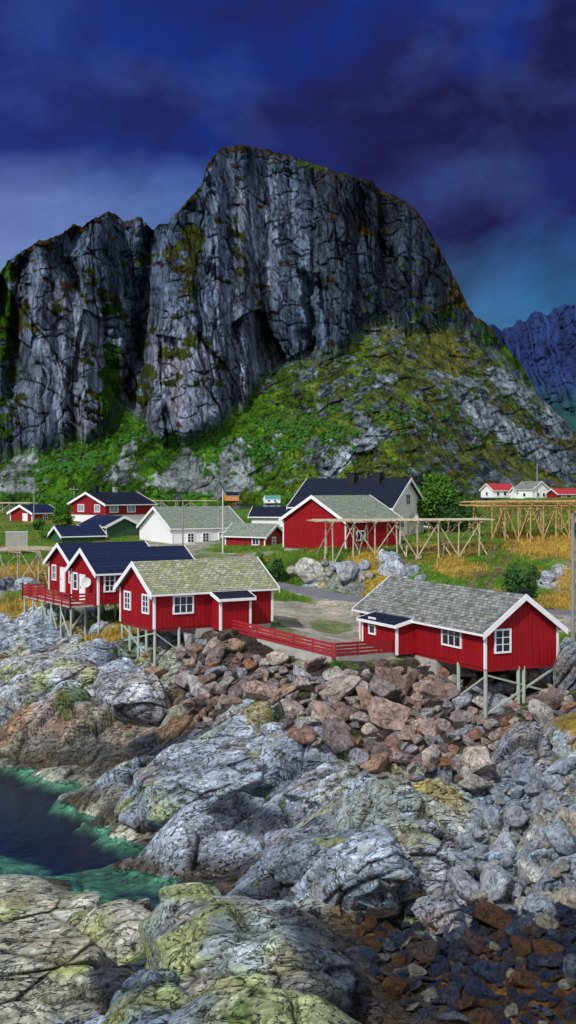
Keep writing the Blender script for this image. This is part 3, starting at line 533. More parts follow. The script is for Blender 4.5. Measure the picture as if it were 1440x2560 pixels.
def house(name,label,cat,O,d,s,L,W,z0,h,rise,wm,rm,tm=None,oe=.35,og=.35,wins=(),doors=(),chim=(),batten=.28,group=None,found=None,bb=.2,corners=True,roofname='roof'):
    tm=tm or M['white'];root=empty(name,(O[0],O[1],z0),math.atan2(d[1],d[0]));tag(root,label,cat,group)
    Fr={'L':((0,0),(1,0),(0,-s)),'G':((0,0),(0,s),(-1,0)),'R':((L,0),(0,s),(1,0)),'B':((0,s*W),(1,0),(0,s))}
    bm=bmesh.new();prism(bm,[(0,0),(s*W,0),(s*W,h),(s*W/2,h+rise),(0,h)],0,L)
    if batten:
        n=int(L/batten)
        for i in range(n+1):
            x=L*i/n;x=min(max(x,.03),L-.03)
            for k in'LB':fbox(bm,Fr[k],x-.022,x+.022,0,.028,.0,h-.02)
        n=int(W/batten)
        for i in range(n+1):
            y=W*i/n;y=min(max(y,.03),W-.03);hh=h+rise*(1-abs(y-W/2)/(W/2))-.06
            for k in'GR':fbox(bm,Fr[k],y-.022,y+.022,0,.028,.0,hh)
    mk('wall',bm,wm,root)
    sl=rise/(W/2);t=.11;bm=bmesh.new();e=.012
    for sg in(0,1):
        yr=s*W/2;ye=-s*oe if sg==0 else s*(W+oe);zr=h+rise+e;ze=h-oe*sl+e
        prism(bm,[(yr,zr),(ye,ze),(ye,ze+t),(yr,zr+t)],-og,L+og)
    roof=mk(roofname,bm,rm,root)
    for gx in(0,1):
        x0,x1=(-og-.06,-og-.003) if gx==0 else (L+og+.003,L+og+.06);bm=bmesh.new()
        for sg in(0,1):
            yr=s*W/2;ye=-s*(oe+.03) if sg==0 else s*(W+oe+.03);zr=h+rise+e;ze=h-(oe+.03)*sl+e
            prism(bm,[(yr,zr-bb),(ye,ze-bb),(ye,ze+t+.035),(yr,zr+t+.035)],x0,x1)
        mk('bargeboard',bm,tm,root)
    bm=bmesh.new();ze=h-oe*sl
    for sg in(0,1):
        ya=-s*(oe+.004) if sg==0 else s*(W+oe+.004);yb=ya+(-s if sg==0 else s)*.03
        box(bm,-og,L+og,min(ya,yb),max(ya,yb),ze-.05,ze+t*.75)
    mk('fascia',bm,tm,root)
    if corners:
        for cx,cy in((0,0),(0,1),(L,0),(L,1)):
            bm=bmesh.new();x0,x1=(-.05,.1) if cx==0 else (L-.1,L+.05);y0,y1=(-.05,.1) if cy==0 else (W-.1,W+.05)
            box(bm,x0,x1,min(s*y0,s*y1),max(s*y0,s*y1),-.03,h-.03);mk('corner_board',bm,tm,root)
    for w_ in wins:
        k,c,zb,w,hh=w_[:5];nx,ny=w_[5:7] if len(w_)>5 else(2,2);gm=w_[7] if len(w_)>7 else None
        window(root,Fr[k],c,zb,w,hh,nx,ny,None,gm)
    for k,c,w,hh,mt in doors:door(root,Fr[k],c,w,hh,mt)
    for cx,cy,cw,ch,mt in chim:
        bm=bmesh.new();zz=h+rise*(1-abs(cy-W/2)/(W/2));box(bm,cx-cw/2,cx+cw/2,s*cy-cw/2,s*cy+cw/2,zz-.3,zz+ch);box(bm,cx-cw/2-.06,cx+cw/2+.06,s*cy-cw/2-.06,s*cy+cw/2+.06,zz+ch,zz+ch+.1);mk('chimney',bm,mt,roof)
    if found:
        x0,x1,dz=found;bm=bmesh.new();box(bm,x0,x1,min(s*.06,s*(W-.06)),max(s*.06,s*(W-.06)),-dz,-.002);mk('foundation',bm,M['concrete'],root)
    return root,Fr
def annex(root,s,a,b_,dp,h,drop,wm,z0=0,win=None,rm=None):
    y0,y1=-s*dp,-s*.03
    bm=bmesh.new();prism(bm,[(y0,z0),(y1,z0),(y1,h),(y0,h-drop)],a,b_)
    n=int((b_-a)/.28)
    for i in range(n+1):
        x=min(max(a+(b_-a)*i/n,a+.03),b_-.03);fbox(bm,((0,y0),(1,0),(0,-s)),x-.022,x+.022,0,.028,z0,h-drop-.03)
    mk('porch_wall',bm,wm,root)
    bm=bmesh.new();yf=-s*(dp+.3);sl=drop/dp;prism(bm,[(yf,h-drop-.3*sl+.015),(y1,h+.015),(y1,h+.1),(yf,h-drop-.3*sl+.1)],a-.25,b_+.25);mk('porch_roof',bm,rm or M['navy'],root)
    for xx in(a-.31,b_+.253):
        bm=bmesh.new();prism(bm,[(yf,h-drop-.3*sl-.12),(y1,h-.12),(y1,h+.12),(yf,h-drop-.3*sl+.12)],xx,xx+.057);mk('bargeboard',bm,M['white'],root)
    bm=bmesh.new();box(bm,a-.25,b_+.25,min(yf,yf-s*.04),max(yf,yf-s*.04),h-drop-.3*sl-.1,h-drop-.3*sl+.09);mk('fascia',bm,M['white'],root)
    for xx in(a,b_):
        bm=bmesh.new();x0,x1=(xx-.05,xx+.1) if xx==a else(xx-.1,xx+.05);box(bm,x0,x1,min(y0-s*.05,y0+s*.1),max(y0-s*.05,y0+s*.1),z0-.02,h-drop-.03);mk('corner_board',bm,M['white'],root)
    if win:window(root,((0,y0),(1,0),(0,-s)),win[0],win[1],win[2],win[3],1,2)
def piles(root,s,pts,mat,r=.09,zt=-.0):
    out=[]
    for x,y in pts:
        wx,wy=world(root,x,s*y);zb=Hs(wx,wy)-.35-root.location.z
        if zb>zt-.2:zb=zt-.4
        bm=bmesh.new();tube(bm,(x,s*y,zb),(x,s*y,zt),r,n=8);mk('pile',bm,mat,root);out.append((x,s*y,zb))
    return out
def brace(root,p,q,mat,w=.06):
    bm=bmesh.new();tube(bm,p,q,w,n=4);mk('brace',bm,mat,root)
dA=(-.43,.903);RA,FA=house('cabin','red boarded cabin with grey slate roof and black chimney, on tall stilts at the right','cabin',(11.83,72),dA,-1,15.5,5.4,6.03,2.33,1.94,M['red'],M['slate'],og=.4,oe=.4,
 wins=[('G',1.25,.98,1.0,1.25,2,3),('L',3.6,1.0,2.0,1.2,3,2)],chim=[(.9,3.5,.5,.75,M['black'])],found=(5.5,15.3,1.2),bb=.24)
annex(RA,-1,8.0,12.6,1.4,2.2,.35,M['red'],-.1,(11.2,1.0,.7,.95))
pa=piles(RA,-1,[(.1,.1),(.1,2.5),(.1,2.9),(.1,5.3),(3.,.1),(3.,5.3)],M['pile'],.12)
def dn(p,f):return (p[0],p[1],p[2]*f)
brace(RA,dn(pa[0],.85),dn(pa[3],.12),M['pile'],.08);brace(RA,dn(pa[0],.12),dn(pa[3],.85),M['pile'],.08)
brace(RA,dn(pa[0],.15),dn(pa[4],.8),M['pile'],.08)
bm=bmesh.new();box(bm,0,15.4,-5.35,-.05,-.2,-.004);mk('floor_beam',bm,M['darkred'],RA)
dB=(.85,.527);RB,FB=house('cabin','red boarded cabin with mossy pale slate roof, on stilts left of the stone slope','cabin',(-8.93,80),dB,1,9.2,5.5,7.48,2.45,1.77,M['red'],M['slatemoss'],og=.35,oe=.35,
 wins=[('G',1.25,1.0,.85,1.1,2,3),('G',4.2,1.0,.85,1.1,2,3),('L',2.16,.98,1.35,1.05,3,2)],found=(3.2,9.1,1.),bb=.22)
annex(RB,1,4.35,6.7,1.25,2.3,.4,M['red'],-.25)
pb=piles(RB,1,[(.1,.1),(.1,2.7),(.1,5.4),(1.9,.1),(1.9,5.4),(.1,1.4),(.1,4.1)],M['pile'],.10)
brace(RB,dn(pb[0],.9),dn(pb[2],.1),M['pile']);brace(RB,dn(pb[0],.1),dn(pb[2],.9),M['pile']);brace(RB,dn(pb[0],.1),dn(pb[3],.9),M['pile'])
bm=bmesh.new();box(bm,0,9.1,.05,5.4,-.18,-.004);mk('floor_beam',bm,M['darkred'],RB)
RC,FC=house('cabin','red cabin with dark blue roof and satellite dish, just left of the mossy roofed cabin','cabin',(-13.93,88),(.85,.527),1,8,5.2,8.29,2.4,1.5,M['red'],M['blue'],wins=[('L',.9,1.0,.7,1.1,2,3),('L',3.2,1.0,.9,1.1,2,3),('G',4.3,.9,.7,1.1,1,2)],doors=[('G',2.9,.85,1.95,M['white'])])
piles(RC,1,[(.1,.1),(.1,2.6),(.1,5.1),(2.5,.1),(5,.1),(7.5,.1),(2.5,2.6),(2.5,5.1)],M['pile'],.09)
RD,FD=house('cabin','red cabin with dark blue roof and white door, rearmost cabin on the wooden deck','cabin',(-17.3,97),(.85,.527),1,7.2,5.6,8.25,2.4,1.5,M['red'],M['blue'],wins=[('G',4.3,.95,.75,1.1,2,2),('G',.6,.95,.5,1.0,1,2)],doors=[('G',2.4,.85,1.95,M['white'])])
piles(RD,1,[(.1,.1),(.1,2.8),(.1,5.5),(3.,.1),(3,5.5)],M['pile'],.09)
def dish(root,p,nrm,r):
    bm=bmesh.new();n=Vector(nrm).normalized();a=n.orthogonal().normalized();b_=n.cross(a);rings=[]
    for k in range(5):
        rr=r*k/4+.001;rings.append([bm.verts.new(Vector(p)+n*(.35*(rr/r)**2*r)+(a*math.cos(t*math.pi/8)+b_*math.sin(t*math.pi/8))*rr) for t in range(16)])
    for k in range(4):
        for t in range(16):bm.faces.new((rings[k][t],rings[k][(t+1)%16],rings[k+1][(t+1)%16],rings[k+1][t]))
    tube(bm,Vector(p),Vector(p)-n*.35-Vector((0,0,.15)),.03);tube(bm,Vector(p)-b_*r*.8,Vector(p)+n*r*.9,.015);mk('satellite_dish',bm,M['dish'],root,True)
dish(RC,(-.4,1.2,1.55),(-.6,-.7,.3),.38)
RK=empty('terrace',(-13.93,88,8.2),math.atan2(.527,.85));tag(RK,'raised wooden terrace on stilts with red railings before the blue roofed cabins','terrace')
bm=bmesh.new()
for i in range(34):
    y=.4+i*.3;box(bm,-2.0,-.06,y,y+.28,-.06,0)
mk('deck',bm,M['deck'],RK)
def rail(root,p,q,nr,h,mat,post=1.5,fill=.3):
    p=Vector(p);q=Vector(q);n=max(1,int((q-p).length/post))
    for i in range(n+1):
        a=p.lerp(q,i/n);bm=bmesh.new();box(bm,a.x-.05,a.x+.05,a.y-.05,a.y+.05,a.z-.15,a.z+h);mk('post',bm,mat,root)
    for k in range(nr):
        z=h*(k+.6)/nr;bm=bmesh.new();d=(q-p).normalized();nn=Vector((d.y,-d.x,0))*.085
        a=p+nn;b_=q+nn;w=nn.normalized()*.03;u=Vector((0,0,h/nr*fill))
        hexa(bm,[a-w+Vector((0,0,z))-u,b_-w+Vector((0,0,z))-u,b_+w+Vector((0,0,z))-u,a+w+Vector((0,0,z))-u,a-w+Vector((0,0,z))+u,b_-w+Vector((0,0,z))+u,b_+w+Vector((0,0,z))+u,a+w+Vector((0,0,z))+u]);mk('rail',bm,mat,root)
rail(RK,(-2.,.4,0),(-2.,10.6,0),4,.95,M['redrail']);rail(RK,(-2.,10.6,0),(-.1,10.6,0),4,.95,M['redrail']);rail(RK,(-.1,.4,0),(-2,.4,0),4,.95,M['redrail'])
pk=piles(RK,1,[(-1.9,.5),(-1.9,2.5),(-1.9,4.5),(-1.9,6.5),(-1.9,8.5),(-1.9,10.4),(-.4,1.5),(-.4,5.5),(-.4,9)],M['pile'],.08,-.06)
for i in range(0,4):brace(RK,dn(pk[i],.95),dn(pk[i+1],.15),M['pile'],.06)
brace(RK,dn(pk[1],.9),dn(pk[6],.1),M['pile'],.06);brace(RK,dn(pk[3],.9),dn(pk[7],.1),M['pile'],.06)
house('barn','large red barn with pale slate roof beside the fish drying rack','barn',(5.6,116),(.75,.66),1,7.6,9.2,10.75,2.9,2.3,M['red'],M['slatefar'],oe=.3,og=.3,found=(.1,7.5,1.5),batten=.35,bb=.2,wins=[('L',2.,1.,1.,.8,2,1)])
RE,FE=house('house','white gabled house with long black roof and two black chimneys behind the red barn','house',(11.6,135),(-.835,.55),-1,13.2,7.9,11.3,3.5,3.0,M['cream'],M['navy'],oe=.5,og=.5,chim=[(3.6,3.4,1.0,1.1,M['black']),(7.0,3.4,1.0,1.1,M['black'])],wins=[('G',2.5,1.,.9,1.1),('G',4.0,3.6,.9,1.1),('L',3,1.,1,1.1)],batten=0,bb=.25,found=(.1,13,2))
dish(RE,(-.5,-4.6,2.),(-.9,.1,.3),.6)
house('house','long white house with mossy grey roof and row of small windows','house',(-13.5,140),(.85,.527),1,9.6,8.9,9.5,2.55,2.35,M['wallwhite'],M['slatefar'],oe=.2,wins=[('L',2.4,.9,.75,1.0,2,3),('L',4.4,.9,.75,1.0,2,3),('L',6.6,.9,.75,1.0,2,3)],batten=0,found=(.05,9.5,1.))
RG,FG=house('house','red two tone house with black roof and white basement behind the green house','house',(-25.8,170),(.7,.71),1,8.6,8.7,12.9,1.5,1.6,M['darkred'],M['navy'],wins=[('G',5.9,.45,1.3,.9,2,1,M['glass2']),('G',2,.45,1.1,.9,2,1,M['glass2']),('L',1.4,.4,1.3,.9,2,1,M['glass2']),('L',4.5,.4,1.3,.9,2,1,M['glass2'])],chim=[(1.5,4.3,.6,.8,M['black']),(5.,4.5,.5,.8,M['concrete'])],batten=0,corners=False)
bm=bmesh.new();box(bm,.1,8.4,.1,8.5,-2.2,-.01);mk('basement_wall',bm,M['wallwhite'],RG)
house('house','dark green house with blue black roof in front of the red two tone house','house',(-22.75,150),(-.6,.8),-1,6.8,4.9,10.1,1.9,1.1,M['green'],M['blue'],wins=[('L',2.5,.7,.8,.8),('L',5,.7,.8,.8)],batten=.4,found=(.05,6.7,1))
house('shed','low dark roofed shed beside the dark green house','shed',(-27.2,145),(.85,.527),1,5.2,4.,9.8,1.2,1.,M['green'],M['blue'],batten=.4,corners=False)
house('house','small red house with black roof and white door at the far left','house',(-37.3,175),(.6,.8),1,5,4.8,11.4,1.7,1.0,M['darkred'],M['blue'],doors=[('G',1.5,.9,1.5,M['white'])],wins=[('L',2.5,.6,.7,.7)],batten=0)
house('house','small red house with pale slate roof between white house and red barn','house',(-2.6,135),(-.85,.527),-1,5.4,4.,9.9,1.5,1.2,M['darkred'],M['slatefar'],wins=[('L',1.2,.5,.8,.7,2,1),('G',1.8,.5,.6,.7)],batten=.4,found=(.05,5.3,.8))
house('shed','long shed with shiny black roof behind small red house','shed',(.2,152),(-.97,.24),-1,5.,3.6,11.8,1.4,1.,M['wallwhite'],M['navy'],batten=0,corners=False)
house('house','small white gabled house beside the big leafy tree','house',(18.5,150),(-.5,.866),-1,5,3.2,11.3,1.3,1.0,M['wallwhite'],M['slatefar'],batten=0,corners=False)
house('house','white house with red roof on the right hillside, leftmost of the cluster','house',(56.5,330),(.9,.43),1,7.5,6,13.8,2.1,1.7,M['wallwhite'],M['redroof'],wins=[('L',1.5,.6,.9,.9,1,1),('L',3.8,.6,.9,.9,1,1),('L',6,.6,.9,.9,1,1),('G',3,.6,.9,.9,1,1)],batten=0,corners=False)
house('house','white gabled house with grey roof on the right hillside beside the red roofed one','house',(65.5,322),(-.5,.866),-1,7,6,13.4,2.8,2.,M['wallwhite'],M['slate'],wins=[('G',2,.8,.9,.9,1,1),('G',4.2,.8,.9,.9,1,1),('L',3,.8,.9,.9,1,1)],batten=0,corners=False)
house('house','white annex house with low grey roof, squeezed between the hillside houses','house',(62.5,327),(.95,.31),1,4,4,13.4,2.0,1.2,M['wallwhite'],M['slate'],wins=[('L',1.5,.6,.8,.9,1,1)],batten=0,corners=False)
house('house','red house with red roof at the right edge of the hillside','house',(71,315),(.95,.31),1,10,6,13.4,1.5,1.3,M['darkred'],M['redroof'],wins=[('L',1.6,.5,1.4,.9,1,1,M['glass2']),('L',4.6,.5,1.4,.9,1,1,M['glass2']),('L',7.2,.5,1.2,.9,1,1,M['glass2'])],batten=0,corners=False)
def far_spot(px,py):
    j=int(np.searchsorted(mp[0],px));i=int(np.abs(mp[1][:,j]-py).argmin());return mp[2][i,j],mp[3][i,j],mp[4][i,j]
x,y,z=far_spot(575,1250);house('cottage','orange cottage on the far shore below the cliffs','cottage',(x-3,y-6),(.95,.31),1,12,8,z-1,5,3.,M['orange'],M['navy'],wins=[('L',3,1.5,1.8,1.8,1,1,M['glass2']),('L',8,1.5,1.8,1.8,1,1,M['glass2'])],batten=0,corners=False)
x,y,z=far_spot(672,1254);house('cottage','pale cottage with green roof on the far shore','cottage',(x-3,y-6),(.95,.31),1,14,8,z-1,4,3.,M['wallwhite'],M['teal'],wins=[('L',3,1.2,1.8,1.6,1,1),('L',9,1.2,1.8,1.6,1,1)],batten=0,corners=False)
x=(42-720)/F*135;RX=empty('container',(x,135,10.1),.2);tag(RX,'pale grey ribbed metal container on the grass at the left edge','container')
bm=bmesh.new();box(bm,-1.2,1.2,-.9,.9,0,1.7)
for i in range(9):box(bm,-1.15+i*.28,-1.05+i*.28,-.94,-.901,.05,1.65)
mk('body',bm,M['concrete'],RX);bm=bmesh.new();box(bm,-1.25,1.25,-.95,.95,1.702,1.78);mk('lid',bm,M['dish'],RX)
# ------------------------------------------------------------ fence along yard
a=Vector(atz(556,1574,7.12));b_=Vector(atz(832,1643,6.25));c_=Vector(atz(1000,1630,6.0))
RF=empty('fence',a);tag(RF,'low red board fence with four rails along the top of the stone slope','fence')
def wallstrip(p,q,nm):
    bm=bmesh.new();d=(q-p).normalized();n=Vector((d.y,-d.x,0))*.15;l=-a
    hexa(bm,[p-n+l-Vector((0,0,.9)),q-n+l-Vector((0,0,.9)),q+n+l-Vector((0,0,.9)),p+n+l-Vector((0,0,.9)),p-n+l,q-n+l,q+n+l,p+n+l]);mk(nm,bm,M['concrete'],RF)
rail(RF,Vector((0,0,0)),b_-a,4,.9,M['redrail'],1.6,.33);rail(RF,b_-a+Vector((.15,.1,0)),c_-a,4,.9,M['redrail'],1.6,.33);wallstrip(a,b_,'concrete_base');wallstrip(b_+Vector((.2,.1,0)),c_,'concrete_base')
# ------------------------------------------------------------ fish drying racks
def rack(label,P0,P1,wid,zt0,zt1,nf,npole,mat,group=None,r=.07,layers=1,ncross=0):
    P0=Vector((*P0,0));P1=Vector((*P1,0));d=(P1-P0).normalized();n=Vector((-d.y,d.x,0));mid=(P0+P1)/2
    root=empty('drying_rack',(mid.x,mid.y,(zt0+zt1)/2-3));tag(root,label,'drying rack',group);R0=Vector(root.location);L=(P1-P0).length
    def add(nm,p,q,rr):
        bm=bmesh.new();tube(bm,p-R0,q-R0,rr,rr*.8,6);mk(nm,bm,mat,root)
    for i in range(nf):
        t=i/(nf-1);c=P0.lerp(P1,t);zt=zt0+(zt1-zt0)*t
        for sg in(-1,1):
            f=c+n*sg*wid/2;g=Hs(f.x,f.y)-.2;tp=Vector((f.x,f.y,zt+.02))
            add('post',Vector((f.x+random.uniform(-.1,.1),f.y,g)),tp,r)
            o=c-n*sg*wid*.42+d*random.uniform(.6,1.6)*(1 if i%2 else -1);add('leg',Vector((o.x,o.y,Hs(o.x,o.y)-.2)),tp+Vector((0,0,-.1)),r*.85)
        a_=c-n*(wid/2+.5);b2=c+n*(wid/2+.5);add('beam',Vector((a_.x,a_.y,zt)),Vector((b2.x,b2.y,zt)),r)
        if i<nf-1:
            c2=P0.lerp(P1,(i+1)/(nf-1));f=c-n*wid/2;f2=c2-n*wid/2
            if i%2:f,f2=f2,f
            add('brace',Vector((f.x,f.y,Hs(f.x,f.y)+.1)),Vector((f2.x,f2.y,zt-.1)),r*.8)
    for ly in range(layers):
        for k in range(npole):
            w=-wid/2-.3+(wid+.6)*k/(npole-1);e0=random.uniform(.3,1.9);e1=random.uniform(.3,1.9);j=random.uniform(-.2,.2)
            p=P0+n*(w+j)-d*e0;q=P1+n*(w-j)+d*e1;zz=.12+ly*-.38
            add('pole',Vector((p.x,p.y,zt0+zz+random.uniform(0,.12))),Vector((q.x,q.y,zt1+zz+random.uniform(0,.12))),.055)
    for k in range(ncross):
        c=P0.lerp(P1,(k+.5)/ncross+random.uniform(-.01,.01));a_=c-n*(wid/2+random.uniform(.3,.8));b2=c+n*(wid/2+random.uniform(.3,.8));add('cross_pole',Vector((a_.x,a_.y,zt0+.26)),Vector((b2.x,b2.y,zt0+.26)),.045)
rack('grey timber fish drying rack in front of the red barn',(3.8,111.3),(17.6,113.3),3.4,13.62,13.66,8,26,M['greywood'],ncross=22,r=.08)
rack('tan timber fish drying rack on the slope at the right edge',(19.6,121),(33,124),5.,15.2,15.2,11,22,M['yelwood'],r=.08,layers=2,ncross=24)
rack('second tan timber drying rack behind the one at the right edge',(24.,130),(38,134),5.,15.1,15.2,7,12,M['yelwood'],r=.08,ncross=8)
rack('weathered drying rack at the left edge beyond the terrace',(-29,108),(-22.5,113),4.,11.0,10.9,5,14,M['greywood'],ncross=10)
rack('small far drying rack standing behind the long white house',(-24,205),(-14,205),4.,14.3,14.3,5,8,M['greywood'])
rack('far drying rack at the left edge behind small red house',(-52,200),(-44,200),4.,14.,14.,5,8,M['greywood'])
# ------------------------------------------------------------ poles
def upole(label,px,Y,ytop,ybot,r,cross=True,mat='polegrey'):
    x=(px-720)/F*Y;zt=CZ-(ytop-HZ)/F*Y;zb=min(Hs(x,Y)-.4,CZ-(ybot-HZ)/F*Y)
    root=empty('utility_pole',(x,Y,zb));tag(root,label,'utility pole')
    bm=bmesh.new();tube(bm,(0,0,0),(0,0,zt-zb),r,r*.7,10);mk('mast',bm,M[mat],root)
    bm=bmesh.new();tube(bm,(0,0,zt-zb),(0,0,zt-zb+.08),r*.8,r*.5,8);mk('cap',bm,M['black'],root)
    if cross:
        bm=bmesh.new();box(bm,-.7,.7,-.06-r,-r*.5,zt-zb-.6,zt-zb-.48);mk('crossarm',bm,M[mat],root)
        for s in(-.6,.6):
            bm=bmesh.new();tube(bm,(s,-.03-r,zt-zb-.48),(s,-.03-r,zt-zb-.3),.04);mk('insulator',bm,M['dish'],root)
upole('thick grey wooden pole at the right edge behind the right cabin',1432,80,1283,1590,.15,False)
upole('grey pole standing in front of the long white house',457,115,1255,1400,.09,False)
upole('pale pole standing before the right end of long white house',557,128,1225,1370,.09,False,'dish')
upole('thin pole beside the small red house at far left',85,165,1215,1312,.1)
upole('thin pole by the tan drying racks on the right',1343,150,1160,1300,.1,False)
upole('thin distant pole above the red two tone house',185,190,1215,1290,.09)
# ------------------------------------------------------------ trees and bushes
def tree(name,label,cat,px,Y,h,rad,n,leaf,mat,zb=None,group=None,low=.15):
    x=(px-720)/F*Y;z=Hs(x,Y)-.15 if zb is None else zb
    root=empty(name,(x,Y,z));tag(root,label,cat,group)
    bm=bmesh.new();tube(bm,(0,0,0),(.05,0,h*.55),.035*h,.015*h,8)
    for k in range(7):
        a_=k*2.4;r=rad*random.uniform(.4,.75);p=(math.cos(a_)*r,math.sin(a_)*r,h*random.uniform(.35,.85));tube(bm,(0,0,h*random.uniform(.15,.45)),p,.014*h,.005*h,5)
    mk('trunk',bm,M['bark'],root)
    cl_=[(rng.normal(0,.42,3)) for _ in range(26)];V=[];Fc=[]
    for i in range(n):
        c=cl_[rng.integers(len(cl_))];q=c+rng.normal(0,.2,3)
        l=np.linalg.norm(q)
        if l>1.15:q=q/l*rng.uniform(.8,1.15)
        p=np.array([q[0]*rad,q[1]*rad,h*(low+(1-low)/2)+q[2]*h*(1-low)/2*.95])
        u=rng.normal(size=3);u/=np.linalg.norm(u);w=np.cross(u,rng.normal(size=3));w/=np.linalg.norm(w);s=leaf*rng.uniform(.6,1.4)
        k=len(V);V+=[p-u*s,p+w*s*.5,p+u*s,p-w*s*.5];Fc.append((k,k+1,k+2,k+3))
    me=bpy.data.meshes.new('crown');me.from_pydata([tuple(v) for v in V],[],Fc);me.materials.append(mat);o=bpy.data.objects.new('crown',me);C.objects.link(o);o.parent=root
tree('tree','large round leafy green tree right of the white gabled house','tree',1085,142,7.2,2.6,5200,.24,M['leaf'],11.2)
tree('tree','smaller dark tree at the right foot of the large leafy tree','tree',1130,140,4.6,2.2,3000,.22,M['leafdark'],11.2)
tree('bush','upright green bush growing in the grass behind the right cabin','bush',1305,94,4.2,1.4,3600,.14,M['leafdark'],low=.05)
tree('bush','bright green bush beside the small red house, left of a pair','bush',648,111,2.7,.95,1900,.13,M['leaf'],low=.05)
tree('bush','dark green bush right of the bright one, before the red barn','bush',690,111,2.4,.75,1400,.13,M['leafdark'],low=.05)
tree('bush','low green hedge bush at the left by the green house','bush',130,150,1.6,2.0,1800,.16,M['leaf'],low=.05)
tree('tree','small green tree behind the small red house at far left','tree',155,165,3.4,1.6,1800,.2,M['leaf'],low=.05)
tree('bush','bush beside the front of the red house at far left','bush',98,160,1.8,.8,900,.15,M['leaf'],low=.05)
tree('bush','small green shrub at the bend of the low red fence','bush',843,74.2,1.2,.45,600,.08,M['leaf'],low=.0)
tree('tree','green tree left of the long black roof','tree',735,165,4.2,1.7,2600,.22,M['leaf'],low=.05)
tree('tree','dark tree on the right hillside left of the white houses','tree',1165,150,3.,1.8,2000,.22,M['leafdark'],low=.05)
def tufts(name,label,mat,types,n,hmin,hmax,y0,y1,thr,seed,pt=-.12):
    r=np.random.default_rng(seed);px=r.uniform(-50,1500,n);Y=1/r.uniform(1/y1,1/y0,n);x=(px-720)/F*Y
    z,T,_=H(x,Y);w=sum(T[:,TI[t]] for t in types);pat=fbm(x/2.2,Y/2.2,4,200+seed)
    rd=np.sqrt(((x[:,None]-RC_[None,::3,0])**2+(Y[:,None]-RC_[None,::3,1])**2).min(1))
    k=(w>thr)&(z>2.5)&(pat>pt)&(rd>2.3);x=x[k];Y=Y[k];z=z[k];m_=len(x);V=[];nb=6
    for b in range(nb):
        a_=r.uniform(0,6.28,m_);hh=r.uniform(hmin,hmax,m_);wd=.03;ox=r.normal(0,.22,m_);oy=r.normal(0,.22,m_);ln=r.uniform(.2,.8,m_)*hh
        p0=np.stack([x+ox-np.cos(a_+1.57)*wd,Y+oy-np.sin(a_+1.57)*wd,z-.05],-1);p1=np.stack([x+ox+np.cos(a_+1.57)*wd,Y+oy+np.sin(a_+1.57)*wd,z-.05],-1)
        p2=np.stack([x+ox+np.cos(a_)*ln,Y+oy+np.sin(a_)*ln,z+hh],-1);V.append(np.stack([p0,p1,p2],1).reshape(-1,3))
    V=np.concatenate(V);Fc=np.arange(len(V)).reshape(-1,3);me=bpy.data.meshes.new(name);me.from_pydata(V.tolist(),[],Fc.tolist());me.materials.append(mat)
    o=bpy.data.objects.new(name,me);C.objects.link(o);tag(o,label,'grass',None,'stuff')
tufts('golden_grass','long golden grass in patches on the mounds and between the rocks',M['gold'],'Y',26000,.15,.55,66,125,.42,1,-.1)
tufts('green_grass','short green grass on the slope and around the houses',M['grass'],'G',30000,.1,.35,70,170,.4,2)
# ------------------------------------------------------------ boulders
def bouldermesh(k,ang):
    r=np.random.default_rng(k+50);bm=bmesh.new()
    if ang:
        n=12;pts=r.normal(size=(n,3));pts/=np.linalg.norm(pts,axis=1)[:,None];pts*=r.uniform(.8,1.2,(n,1));pts*=np.array([1.3,.9,.75])
        for p in pts:bm.verts.new(p)
        bmesh.ops.convex_hull(bm,input=bm.verts[:]);bmesh.ops.delete(bm,geom=[v for v in bm.verts if not v.link_faces],context='VERTS')
        bmesh.ops.dissolve_limit(bm,angle_limit=.25,verts=bm.verts[:],edges=bm.edges[:]);bmesh.ops.bevel(bm,geom=bm.edges[:],offset=.08,segments=2,affect='EDGES',profile=.6)
        bmesh.ops.triangulate(bm,faces=bm.faces[:])
        bmesh.ops.subdivide_edges(bm,edges=bm.edges[:],cuts=2,use_grid_fill=True)
        P_=np.array([v.co[:] for v in bm.verts]);dv=.08*vn3(P_[:,0]*3+k,P_[:,1]*3,P_[:,2]*3,k)+.035*vn3(P_[:,0]*7+k,P_[:,1]*7,P_[:,2]*7,k)
        for v,p,d in zip(bm.verts,P_,dv):v.co=p*(1+d)
    else:
        bmesh.ops.create_icosphere(bm,subdivisions=4,radius=1)
        P_=np.array([v.co[:] for v in bm.verts]);s=r.uniform(-50,50)
        dd=1+.22*vn3(P_[:,0]*1.2+s,P_[:,1]*1.2,P_[:,2]*1.2,k)+.1*vn3(P_[:,0]*2.7+s,P_[:,1]*2.7,P_[:,2]*2.7,k+5)
        for c in r.normal(size=(10,3)):
            c/=np.linalg.norm(c);dt=(P_*dd[:,None])@c;ov=np.clip(dt-.68,0,None);P_=P_-(ov*.9)[:,None]*c/np.maximum(dd,.3)[:,None]
        P_=P_*(dd+.03*vn3(P_[:,0]*7,P_[:,1]*7,P_[:,2]*7,k))[:,None]*np.array([1.25,.95,.8])
        for v,p in zip(bm.verts,P_):v.co=p
    return bm
def bset(nm,mat,angs):
    out=[]
    for k,ang in enumerate(angs):
        bm=bouldermesh(k,ang);me=bpy.data.meshes.new(nm);bmesh.ops.recalc_face_normals(bm,faces=bm.faces[:]);bm.to_mesh(me);bm.free();me.materials.append(mat)
        if not ang:me.polygons.foreach_set('use_smooth',[True]*len(me.polygons))
        out.append(me)
    return out
def inpoly(x,y,P_):
    c=False;j=len(P_)-1
    for i in range(len(P_)):
        if (P_[i][1]>y)!=(P_[j][1]>y) and x<(P_[j][0]-P_[i][0])*(y-P_[i][1])/(P_[j][1]-P_[i][1])+P_[i][0]:c=not c
        j=i
    return c
